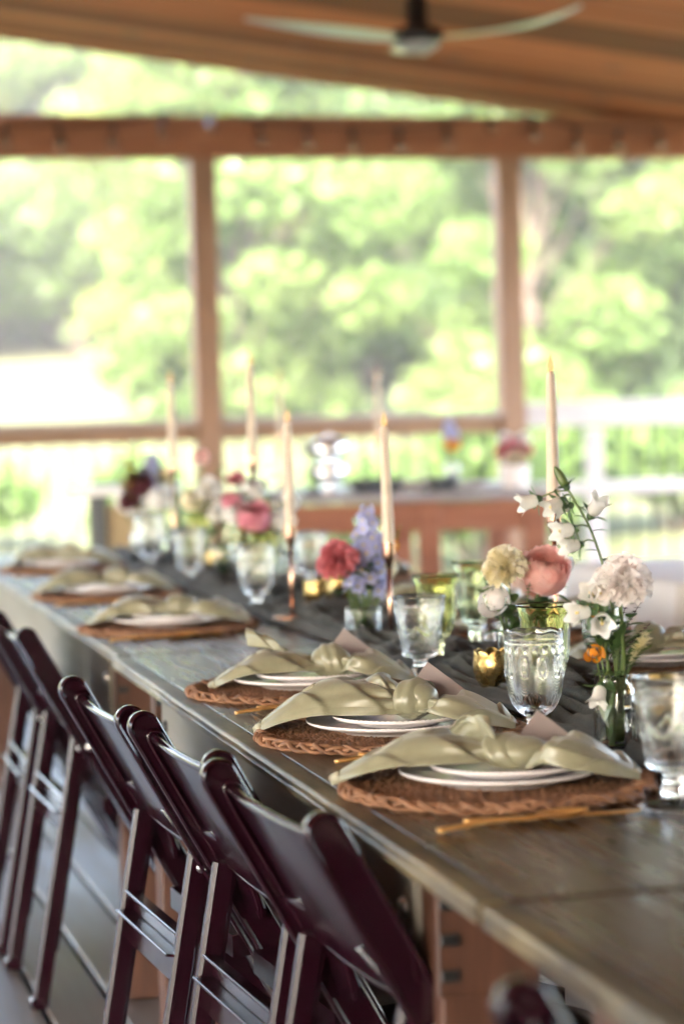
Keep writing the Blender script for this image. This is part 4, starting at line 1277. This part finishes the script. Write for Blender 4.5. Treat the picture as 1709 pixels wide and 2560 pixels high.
def floret_mesh(mt, n=5, L=.013, W=.006):
    m = MB()
    for i in range(n):
        a = i * 2 * PI / n
        leaf_blade(m, (math.cos(a) * .002, math.sin(a) * .002, 0), (math.cos(a), math.sin(a), .35), L, W, 0, .12)
    return m.mesh('floret', MT[mt])
delm = floret_mesh('blue_p')
eyem = MB().ball((0, 0, .0025), .0026, 6, 8).mesh('floret_eye', MT['eye'])
def delphinium(label, base, head, n, spread, s, seed, fm=delm, height=.11, name='delphinium_stem', eye=True, group=None):
    t = thing(name, label, 'flower', (0, 0, 0), 0, group)
    r = np.random.default_rng(seed)
    p = stem_path(base, head, (0, 0, 0), 30)
    MB().tube(p, .0018, 6).obj('stem', MT['stem'], t)
    hv = np.asarray(head, float); ax_ = hv - np.asarray(base); ax_ = ax_ / np.linalg.norm(ax_)
    for i in range(n):
        f = (i + .5) / n
        a = i * 2.39996 + r.uniform(-.3, .3)
        c = hv - ax_ * height * (1 - f)
        rad = spread * (1 - .75 * f ** 1.5)
        out = np.array([math.cos(a), math.sin(a), .25])
        q = c + out * rad
        o = link('floret', fm, t, q.tolist()); o.rotation_euler = Vector(out + r.normal(size=3) * .25).to_track_quat('Z', 'Y').to_euler()
        k = s * (1.1 - .5 * f) * r.uniform(.85, 1.15); o.scale = (k, k, k)
        if eye:
            e = link('floret_eye', eyem, o)
        MB().tube([c - ax_ * .008, q], .0008, 5).obj('pedicel', MT['stem'], t)
    return t

def spray(label, base, tips, leafmat, L, W, n, seed, name='leaf_spray', stemmat='stem', cat='greenery', sr=.0012, up=.4, group=None):
    """branched stem with n small leaves or buds along each branch"""
    t = thing(name, label, cat, (0, 0, 0), 0, group)
    r = np.random.default_rng(seed)
    st = MB(); lf = MB()
    for tip in tips:
        p = stem_path(base, tip, (r.uniform(-.008, .008), r.uniform(-.008, .008), .01), 22)
        st.tube(p, np.linspace(sr, sr * .5, 22), 5)
        for i in range(n):
            k = p[int(21 * (.42 + .58 * (i + .5) / n))]
            a = i * 2.4 + r.uniform(-.4, .4)
            leaf_blade(lf, k, (math.cos(a), math.sin(a), up + r.uniform(-.3, .3)), L * r.uniform(.6, 1.2), W, i, .2)
    st.obj('stem', MT[stemmat], t); o = lf.obj('foliage', MT[leafmat], t)
    return t

# ---- clear bud vases
def make_vase(name, lab, loc, prof_o, prof_i, water_z, n=120, disp=None, sc=1.0):
    t = thing(name, lab, 'vase', loc, 0, 'clear glass bud vases')
    t.scale = (sc,) * 3
    me = glass_body(prof_o, prof_i, n, disp, 'vase_body', MT['glass'])
    link('vase_body', me, t)
    pi_ = np.asarray(prof_i, float)
    zs = np.linspace(pi_[:, 1].min() + .0002, water_z, 12)
    o = np.argsort(pi_[:, 1]); rs = np.interp(zs, pi_[o, 1], pi_[o, 0])
    w = MB().lathe(np.vstack([[(.001, zs[0])], np.stack([rs + .0004, zs], -1), [(.001, water_z)]]), 48)
    w.obj('water', MT['water'], t)
    return t
jo = [(.001, 0), (.024, 0), (.0275, .003), (.0285, .008), (.0285, .05), (.0285, .084), (.0275, .089), (.021, .0935), (.0165, .096), (.016, .101), (.0178, .1035), (.0178, .1065)]
ji = [(.0150, .1065), (.0138, .1), (.0140, .096), (.019, .0915), (.0245, .086), (.0255, .08), (.0255, .014), (.022, .0095), (.001, .009)]
V1 = (1.163, 3.035)
make_vase('bud_vase', 'clear shouldered glass vase of white flowers at the right', (*V1, ZT + .008), jo, ji, .060, disp=lambda r, z, t: np.where((z > .006) & (z < .088), .0013 * np.abs(np.cos(t * 7)), 0), n=168)
rbo = [(.001, 0), (.030, 0), (.034, .003)] + [(.0345 + .0012 * math.sin(z * 700), z) for z in np.linspace(.005, .066, 40)] + [(.036, .070), (.0355, .0725)]
rbi = [(.0325, .0725), (.0315, .066), (.0315, .010), (.028, .007), (.001, .0065)]
V2 = (1.236, 4.60)
make_vase('bud_vase', 'low ribbed clear glass vase under the red peony and delphinium', (*V2, ZT + .010), rbo, rbi, .045)
V3 = (1.315, 3.80)
make_vase('bud_vase', 'clear vase of cream and coral flowers behind the olive goblet', (1.30, 3.86, ZT + .010), jo, ji, .055)
V4 = (1.31, 5.82)
make_vase('bud_vase', 'blurred clear vase under the pink ranunculus', (*V4, ZT + .010), jo, ji, .055)
V5 = (1.26, 7.28)
make_vase('bud_vase', 'blurred vase of mustard and plum flowers at the far end', (*V5, ZT + .010), jo, ji, .055)
V6 = (1.34, 6.45)
make_vase('bud_vase', 'blurred vase with white flowers far down the runner', (*V6, ZT + .010), jo, ji, .055)

def inv(v, dx=0, dy=0, z=.022): return (v[0] + dx, v[1] + dy, ZT + z)

# vase 1: white bellflower, carnation, greenery
b1 = inv(V1, .004, .002)
bellflower('tall white bellflower stem leaning left over the candle', [b1, (1.168, 3.035, .90), (1.156, 3.04, 1.00), (1.138, 3.05, 1.07), (1.108, 3.06, 1.13)],
           [(.99, (-.9, .1, -.22), 1.0, .044), (.97, (-.75, -.15, -.35), .95, .018), (.80, (.35, -.4, .75), 1.05, .012), (.78, (-.95, -.2, -.08), 1.05, .026), (.70, (-.95, -.1, -.12), .95, .024), (.90, (-.6, .6, -.2), .85, .01)])
bellflower('short white bellflower stem facing the camera in the clear vase', [inv(V1, -.004, 0), (1.150, 3.03, .90), (1.140, 3.02, .955), (1.128, 3.01, .99)],
           [(.99, (-.15, -.95, .12), 1.1, .006), (.92, (-.55, -.7, .35), 1.0, .014), (.72, (-.3, -.9, -.35), 1.12, .012), (.76, (-.9, -.3, .0), 1.1, .020)], bud=False)
bellflower('single white bellflower drooping over the vase rim', [inv(V1, -.008, -.006), (1.152, 3.025, .875), (1.138, 3.02, .872)],
           [(.98, (-.35, -.35, -.85), 1.0, .010)], bud=False)
flower('white_carnation', 'blush white carnation at the right of the clear vase', ruffle_head((1.162, 3.0, .998), (-.05, -.45, .85), .042, 60, 3), 'blush_p', inv(V1, .006, .004), (1.160, 3.005, .985), bow=(.006, 0, 0), sr=.0028, leaves=0)
cx_ = thing('vase_foliage', 'dark green leaves crowding the neck of the clear vase', 'greenery')
spray('fresh green foliage between the white bells and the carnation', inv(V1, .002, 0, .095), [(1.14, 3.04, .97), (1.17, 3.05, .985), (1.15, 3.03, .93), (1.185, 3.03, .955), (1.125, 3.03, .945)], 'flowerleaf', .032, .008, 8, 171, 'vase_greens')
for bpt, dv, L_, W_ in [((1.150, 3.02, .872), (-.25, -.2, -.75), .058, .012), ((1.168, 3.02, .915), (.75, -.3, .55), .050, .010), ((1.160, 3.02, .91), (.1, -.3, .9), .045, .009), ((1.165, 3.04, .90), (-.3, .4, .8), .05, .010), ((1.172, 3.02, .89), (.5, .1, .8), .055, .008)]:
    m = MB(); leaf_blade(m, bpt, dv, L_, W_, 0, .12); m.obj('leaf', MT['flowerleaf'], cx_)
    MB().tube(stem_path(inv(V1, .002, .004), bpt), .0014, 6).obj('stem', MT['stem'], cx_)
spray('feathery green sprig beside the carnation stem', inv(V1, .006, .002, .095), [(1.196, 3.03, .905), (1.206, 3.01, .915), (1.185, 3.02, .90), (1.215, 3.03, .935)], 'stem', .016, .0012, 26, 4, 'feathery_sprig')
spray('cream speckled flower spike under the carnation', inv(V1, .006, -.002, .09), [(1.196, 3.0, .935), (1.200, 3.005, .925)], 'cream_p', .012, .004, 46, 5, 'cream_flower_spike', cat='flower', up=.6)
flower('orange_blossom', 'small orange blossom hanging left of the clear vase', ranunculus_head((1.128, 3.02, .908), (-.3, -.8, -.3), .014, 14, 6, 1.4), 'orange_p', inv(V1, -.006, 0), (1.130, 3.02, .908), sr=.0012)
flower('orange_blossom', 'orange petal flower behind the white bells', ranunculus_head((1.140, 3.045, .962), (-.3, -.7, .4), .014, 12, 7, 1.3), 'orange_p', inv(V1, -.003, .004), (1.140, 3.045, .960), sr=.0012)
spray('wispy plum sprigs against the white cloth at the right', (1.30, 3.50, ZT + .02), [(1.372, 3.50, .955), (1.345, 3.48, .985), (1.395, 3.52, .93), (1.385, 3.46, .90)], 'dkstem', .006, .0022, 44, 9, 'wispy_sprig', 'dkstem', sr=.0009)

# vase 3: cream and coral ranunculus
flower('cream_ranunculus', 'cream ruffled ranunculus left of the coral one', ruffle_head((1.268, 3.80, .965), (-.35, -.35, .85), .041, 60, 12), 'cream_p', (1.298, 3.86, ZT + .03), (1.275, 3.81, .955), leaves=3, seed=2, ll=.05, lw=.012)
flower('coral_ranunculus', 'coral pink ranunculus behind the rose gold stem', ranunculus_head((1.335, 3.80, .958), (-.1, -.65, .7), .041, 80, 13, 1.2), 'coral_p', (1.302, 3.86, ZT + .03), (1.33, 3.81, .935), leaves=3, seed=3, ll=.05, lw=.012)
spray('dark berried sprig left of the cream ranunculus', (1.296, 3.86, ZT + .03), [(1.235, 3.80, .972), (1.228, 3.80, .955), (1.246, 3.79, .985)], 'flowerleaf', .014, .005, 12, 14, 'berried_sprig')
spray('light green bud spike between the cream and coral flowers', (1.30, 3.855, ZT + .03), [(1.298, 3.77, .945)], 'stem', .007, .0028, 50, 15, 'green_bud_spike')
flower('blush_rose', 'blush petalled flower drooping under the cream ranunculus', ranunculus_head((1.248, 3.81, .915), (-.5, -.6, -.1), .028, 22, 16, 1.2), 'blush_p', (1.30, 3.86, ZT + .03), (1.255, 3.82, .915), leaves=4, seed=9, ll=.055, lw=.013)

# vase 2: rose peony, delphinium, goldenrod
flower('rose_peony', 'dusty red peony left of the delphinium', ruffle_head((1.172, 4.54, .940), (-.45, -.45, .75), .044, 60, 22), 'rose_p', inv(V2, -.006, 0), (1.18, 4.55, .93), leaves=5, seed=4, ll=.05, lw=.012, sr=.0022)
delphinium('pale blue delphinium spike beside the centre candle', inv(V2, .0, .0), (1.243, 4.575, 1.040), 40, .032, 1.35, 23, height=.155)
delphinium('small drooping pale blue delphinium over the ribbed vase', inv(V2, -.008, 0), (1.205, 4.545, .905), 7, .014, 1.25, 24, height=.03)
delphinium('second pale blue delphinium right of the centre candlestick', inv(V2, .01, .006), (1.268, 4.60, .985), 22, .024, 1.2, 25, height=.13)
spray('mustard goldenrod sprig right of the centre candle', inv(V2, .01, .004), [(1.325, 4.62, 1.005), (1.31, 4.60, .99), (1.298, 4.63, 1.01)], 'yellow_p', .022, .004, 13, 26, 'goldenrod_sprig')
flower('rust_flower', 'small rust brown flower below the goldenrod', ranunculus_head((1.297, 4.60, .962), (.2, -.6, .6), .017, 18, 27, 1.2), 'orange_p', inv(V2, .01, 0), (1.297, 4.60, .955), sr=.0013)
spray('dark green leaves filling the ribbed vase', inv(V2, 0, 0), [(1.20, 4.56, .915), (1.235, 4.55, .93), (1.255, 4.57, .95), (1.225, 4.57, .98)], 'flowerleaf', .03, .008, 9, 28, 'vase_greens')

# vase 4: pink ranunculus and friends
flower('pink_ranunculus', 'blurred bright pink ranunculus left of the third candle', ranunculus_head((1.285, 5.80, .965), (-.1, -.5, .8), .044, 46, 32), 'pink_p', inv(V4), (1.285, 5.81, .95), leaves=3, seed=5)
flower('pink_ranunculus', 'smaller pink ranunculus bud behind the bright pink one', ranunculus_head((1.24, 5.84, 1.01), (-.2, -.3, .9), .026, 30, 33), 'pink_p', inv(V4), (1.245, 5.84, 1.0), leaves=2, seed=6)
flower('white_ranunculus', 'white blurred ranunculus right of the bright pink one', ranunculus_head((1.365, 5.83, .955), (.2, -.4, .8), .034, 34, 34), 'white_p', inv(V4), (1.36, 5.83, .94), leaves=2, seed=7)
flower('white_ranunculus', 'white blurred flower above the bright pink one', ranunculus_head((1.30, 5.87, 1.035), (.1, -.4, .9), .03, 30, 35), 'white_p', inv(V4), (1.30, 5.87, 1.02), leaves=3, seed=8)
spray('tall dark leafy stem above the pink flowers', inv(V4), [(1.345, 5.85, 1.11), (1.33, 5.84, 1.06), (1.36, 5.82, 1.03)], 'flowerleaf', .035, .009, 7, 36, 'tall_foliage')
spray('ochre leaves hanging below the pink ranunculus', inv(V4), [(1.215, 5.78, .935), (1.225, 5.78, .905), (1.235, 5.78, .95)], 'yellow_p', .034, .014, 6, 37, 'ochre_leaves')
# vase 6: white and coral flowers, blurred
flower('white_carnation', 'blurred white carnation far behind the pink flowers', ruffle_head((1.30, 6.40, 1.02), (0, -.3, .9), .04, 34, 42), 'white_p', inv(V6), (1.305, 6.42, 1.0), leaves=3, seed=11)
flower('coral_ranunculus', 'small coral flower blurred near the left post', ranunculus_head((1.29, 6.45, 1.105), (0, -.4, .9), .026, 26, 43), 'coral_p', inv(V6), (1.29, 6.45, 1.09), leaves=2, seed=12)
flower('white_carnation', 'pale carnation low among the far glasses', ruffle_head((1.40, 6.5, .98), (.1, -.4, .9), .036, 30, 44), 'blush_p', inv(V6), (1.395, 6.5, .96), leaves=3, seed=13)
spray('silvery green sprigs far behind the goblets', inv(V6), [(1.36, 6.45, 1.10), (1.33, 6.43, 1.06), (1.42, 6.48, 1.04), (1.25, 6.42, 1.03)], 'stem', .03, .008, 10, 45, 'silvery_sprig')
# vase 5: mustard and plum, far end
spray('mustard yellow leaf spike at the far left', inv(V5), [(1.215, 7.22, 1.15), (1.205, 7.2, 1.10), (1.23, 7.25, 1.12)], 'yellow_p', .04, .016, 10, 52, 'mustard_spike')
flower('plum_dahlia', 'dark plum dahlia under the mustard spike', ranunculus_head((1.255, 7.25, 1.01), (-.1, -.5, .7), .045, 40, 53), 'plum_p', inv(V5), (1.255, 7.26, 1.0), leaves=5, seed=14, ll=.07, lw=.018)
delphinium('lilac blue flower spike blurred at the far left', inv(V5), (1.30, 7.28, 1.10), 26, .03, 1.4, 54, height=.12)
flower('plum_dahlia', 'second dark dahlia low at the far left', ranunculus_head((1.225, 7.24, .965), (-.3, -.5, .6), .035, 30, 55), 'plum_p', inv(V5), (1.23, 7.25, .955), leaves=4, seed=15, ll=.06, lw=.016)

# fillers that thicken the bouquets
flower('pink_peony', 'paler pink peony half hidden behind the red one', ruffle_head((1.205, 4.60, .925), (-.1, -.4, .8), .034, 40, 61), 'pink_p', inv(V2), (1.205, 4.60, .915), leaves=4, seed=41, ll=.05, lw=.012)
flower('cream_ranunculus', 'cream bloom low at the right of the ribbed vase', ranunculus_head((1.285, 4.62, .915), (.4, -.5, .5), .026, 30, 62), 'cream_p', inv(V2, .01, 0), (1.283, 4.62, .905), leaves=4, seed=42)
spray('small white filler flowers behind the delphinium', inv(V2), [(1.27, 4.63, .99), (1.30, 4.64, .95), (1.25, 4.64, 1.0)], 'white_p', .010, .005, 16, 63, 'white_filler')
spray('loose green foliage around the coral ranunculus', (1.30, 3.86, ZT + .03), [(1.365, 3.83, .945), (1.35, 3.80, .90), (1.275, 3.80, .905), (1.24, 3.82, .935), (1.32, 3.78, .915)], 'flowerleaf', .036, .010, 8, 64, 'bouquet_greens')
flower('white_ranunculus', 'white bloom tucked behind the coral ranunculus', ranunculus_head((1.375, 3.86, .965), (.3, -.3, .8), .03, 30, 65), 'white_p', (1.30, 3.86, ZT + .03), (1.37, 3.86, .95), leaves=2, seed=43)
for q, (hx, hy, hz, cm, rad_, w_) in enumerate([(1.26, 5.90, .975, 'white_p', .034, 'white bloom left of the pink ranunculus, blurred'), (1.335, 5.93, .985, 'cream_p', .032, 'cream bloom behind the tall third candle'),
        (1.40, 5.90, 1.0, 'white_p', .028, 'small white bloom right of the pink cluster'), (1.33, 6.42, .955, 'white_p', .038, 'white bloom low behind the far goblet'),
        (1.27, 6.50, .985, 'cream_p', .036, 'cream bloom far behind the fifth place'), (1.38, 6.42, 1.045, 'pink_p', .028, 'small pink bloom near the foot of the left post'),
        (1.31, 7.22, .965, 'white_p', .040, 'white bloom beside the dark dahlias'), (1.34, 7.30, 1.03, 'cream_p', .036, 'cream bloom at the far end of the table')]):
    v_ = V4 if hy < 6.2 else (V6 if hy < 7 else V5)
    flower('garden_bloom', w_, (ruffle_head if q % 2 else ranunculus_head)((hx, hy, hz), (.2 * (-1) ** q, -.45, .8), rad_, 34, 120 + q), cm, inv(v_), (hx, hy, hz - .012), leaves=4, seed=50 + q, ll=.06, lw=.014)
for q, (v_, tips) in enumerate([(V4, [(1.24, 5.80, 1.04), (1.27, 5.83, 1.07), (1.39, 5.86, 1.03)]), (V6, [(1.27, 6.42, 1.08), (1.40, 6.44, 1.09), (1.34, 6.44, 1.12)]), (V5, [(1.20, 7.24, 1.04), (1.33, 7.26, 1.08), (1.27, 7.25, 1.10)])]):
    spray(['pale leafy sprigs round the pink ranunculus', 'pale leafy sprigs in the white far vase', 'pale leafy sprigs round the mustard spike'][q], inv(v_), tips, 'stem', .034, .011, 9, 130 + q, 'pale_greens')

# ================================================================== BUFFET AND THE FAR DECK
buf = thing('buffet_table', 'redwood buffet table with pale top in front of the far railing', 'table', (2.55, 9.1, 0), R(-9.5))
MB().bbox((.04, .28, .878), (1.20, 1.05, .034), .005).obj('top', MT['buffettop'], buf, smooth=False)
MB().bbox((.04, -.205, .80), (1.12, .03, .11), .004).obj('apron', MT['redwood'], buf, smooth=False)
for xx in (-.50, .14, .55):
    for yy in (-.19, .74):
        MB().bbox((xx, yy, .43), (.085, .085, .86), .005).obj('leg', MT['redwood'], buf, smooth=False)
MB().bbox((.04, .27, .22), (1.12, .9, .03), .004).obj('lower_shelf', MT['redwood'], buf, smooth=False)
ZB = .896
def on_buf(x_, y_):
    a = R(-9.5); return (2.55 + x_ * math.cos(a) - y_ * math.sin(a), 9.1 + x_ * math.sin(a) + y_ * math.cos(a), ZB)
urn = thing('coffee_urn', 'polished silver coffee urn at the left end of the buffet', 'urn', on_buf(-.22, .0))
MB().lathe(dense([(.001, 0), (.055, 0), (.058, .008), (.03, .02), (.025, .03), (.055, .045), (.068, .075), (.06, .105), (.035, .12), (.03, .128), (.056, .14), (.072, .165), (.066, .195), (.04, .212), (.012, .22), (.012, .232), (.001, .236)], 90), 48).obj('urn_body', MT['silver'], urn)
for s in (-1, 1):
    MB().tube(spline([(s * .066, 0, .15), (s * .095, 0, .16), (s * .095, 0, .19), (s * .066, 0, .195)], 16), .005, 8).obj('handle', MT['silver'], urn)
MB().tube(spline([(0, -.06, .07), (0, -.09, .065), (0, -.10, .045)], 10), .006, 8).obj('spout', MT['silver'], urn)
cs_ = thing('black_candlestick', 'turned black candlestick left of the silver urn', 'candlestick', on_buf(-.285, -.02))
MB().lathe(dense([(.001, 0), (.035, 0), (.033, .01), (.012, .02), (.01, .05), (.022, .07), (.02, .085), (.009, .10), (.011, .15), (.024, .165), (.02, .19), (.001, .19)], 60), 28).obj('shaft', MT['blackmetal'], cs_)
pl = make_plate('serving_plate', .11, .07, 40); tag(pl, None, 'plate', 'white serving dishes on the buffet')
for k, (x_, y_, z_, lab) in enumerate([(.12, .10, 0, 'white serving dish in the middle of the buffet'), (.12, .10, .016, 'upper white dish of the stack on the buffet'), (.34, .05, 0, 'white serving dish at the right of the buffet'), (.42, .30, 0, 'white serving dish at the back right of the buffet'), (-.06, .22, 0, 'white serving dish behind the urn')]):
    c = on_buf(x_, y_); place_copy(pl, lab, (c[0], c[1], c[2] + z_), k)
for x_, y_, lab in [(-.08, .02, 'dark serving bowl right of the urn'), (.22, -.02, 'dark serving bowl at the buffet centre'), (.02, .06, 'small dark bowl between the dishes')]:
    o = MB().lathe(dense([(.001, 0), (.035, 0), (.055, .02), (.068, .045), (.065, .047), (.05, .022), (.03, .008), (.001, .007)], 40), 36).obj('serving_bowl', MT['greyleg'])
    o.location = on_buf(x_, y_); tag(o, lab, 'bowl', 'dark bowls on the buffet')
for x_, y_, lab, fl in [(.28, .12, 'clear vase with orange flower on the buffet', 'o'), (.52, .06, 'white pot of pink flowers at the right end of the buffet', 'p')]:
    c = on_buf(x_, y_)
    if fl == 'o':
        make_vase('bud_vase', lab, c, jo, ji, .05)
        flower('orange_ranunculus', 'orange blurred flower on the buffet', ranunculus_head((c[0], c[1], c[2] + .17), (0, -.4, .8), .036, 30, 81), 'orange_p', (c[0], c[1], c[2] + .02), (c[0], c[1], c[2] + .16), leaves=3, seed=31)
        delphinium('lilac spike over the orange flower on the buffet', (c[0], c[1], c[2] + .02), (c[0] - .01, c[1], c[2] + .27), 18, .025, 1.4, 82, height=.08)
    else:
        p_ = MB().lathe(dense([(.001, 0), (.05, 0), (.055, .01), (.06, .075), (.062, .085), (.058, .085), (.055, .07), (.001, .065)], 40), 36).obj('flower_pot', MT['porcelain'])
        p_.location = c; tag(p_, lab, 'pot')
        for q in range(6):
            a = q * 1.05; hx, hy, hz = c[0] + .05 * math.cos(a), c[1] + .04 * math.sin(a), c[2] + .14 + .022 * (q % 3)
            flower('pink_bloom', ['red', 'pink', 'blush white'][q % 3] + [' bloom at the front of the buffet pot', ' bloom at the back of the buffet pot'][q // 3], ruffle_head((hx, hy, hz), (math.cos(a) * .4, -.3, .8), .034, 26, 90 + q), ['rose_p', 'pink_p', 'blush_p'][q % 3], (c[0], c[1], c[2] + .06), (hx, hy, hz - .01), 'blooms in the buffet pot', leaves=1, seed=q)
# small candles on the buffet
for (x_, y_, lab) in [(-.40, .10, 'at the left end of the buffet'), (-.01, .12, 'in the middle of the buffet')]:
    c = on_buf(x_, y_)
    holder_and_candle(c[0], c[1], c[2], .215, lab)

# small side table at the far left with a white cloth
st = thing('side_table', 'small slate grey side table topped by a white cloth, far left', 'table', (1.62, 9.75, 0), R(-12))
MB().bbox((0, 0, .915), (.46, .5, .03), .004).obj('top', MT['linen'], st, smooth=False)
for xx in (-.10, .19):
    for yy in (-.2, .2):
        MB().bbox((xx, yy, .45), (.055, .055, .90), .004).obj('leg', MT['greyleg'], st, smooth=False)
MB().bbox((.05, -.17, .66), (.22, .015, .40), .003).obj('front_board', MT['cream'], st, smooth=False)
U, Vv = np.meshgrid(np.linspace(0, 1, 12), np.linspace(-1, 1, 20), indexing='ij')
P = np.stack([Vv * .11 + .09, -.256 - .012 * np.sin(U * 2) + .006 * np.sin(Vv * 9) * U, .932 - .13 * U * (1 - .5 * Vv ** 2)], -1)
ob = MB().grid(P).obj('cloth_drop', MT['linen'], st); md = ob.modifiers.new('t', 'SOLIDIFY'); md.thickness = .003

# white clothed table at the right
wt = thing('clothed_table', 'table under a white cloth at the right, beyond the place settings', 'table', (2.38, 5.75, 0), R(-2))
n = 120
u = np.linspace(0, 1, n, endpoint=False)
def rect(s, hx=1.0, hy=.46):
    per = np.array([(-hx, -hy), (hx, -hy), (hx, hy), (-hx, hy)]); k = np.floor(s * 4).astype(int) % 4; f = (s * 4) % 1
    return per[k] * (1 - f)[:, None] + per[(k + 1) % 4] * f[:, None]
pr = rect(u)
rings = []
for z_, out, wv in [(.764, -.3, 0), (.764, -.02, 0), (.760, .0, 0), (.745, .006, 0), (.60, .02, .010), (.42, .035, .018), (.25, .045, .024)]:
    nrm_ = pr / np.linalg.norm(pr, axis=1)[:, None]
    q = pr * (1 + (out if out < 0 else 0)) + nrm_ * (out if out > 0 else 0) + nrm_ * (wv * np.sin(u * 2 * PI * 17))[:, None]
    rings.append(np.column_stack([q[:, 0] + 1.0, q[:, 1] + .46, np.full(n, z_)]))
m = MB().grid(np.array(rings), cv=True); m.f.append(tuple(range(n)))
m.obj('cloth', MT['linen'], wt)
for xx in (.15, 1.85):
    for yy in (.12, .80):
        MB().bbox((xx, yy, .36), (.05, .05, .72), .004).obj('leg', MT['redleg'], wt, smooth=False)
for o in list(bpy.data.objects):
    if '_used' in o: del o['_used']

# ---- added haze volume that lightens and greys the far background
hz_m = bpy.data.materials.new('added_haze'); hz_m.use_nodes = True
hn = hz_m.node_tree
for n_ in list(hn.nodes):
    if n_.type != 'OUTPUT_MATERIAL': hn.nodes.remove(n_)
pv = hn.nodes.new('ShaderNodeVolumePrincipled')
pv.inputs['Color'].default_value = (.93, .96, .92, 1)
pv.inputs['Density'].default_value = .0018
pv.inputs['Anisotropy'].default_value = .1
hn.links.new(pv.outputs[0], [n_ for n_ in hn.nodes if n_.type == 'OUTPUT_MATERIAL'][0].inputs['Volume'])
hz_o = MB().box((10, 100, 21), (900, 840, 48)).obj('haze', hz_m, None, smooth=False)
tag(hz_o, 'added thin haze volume that pales the lawn and trees', 'haze', kind='stuff')
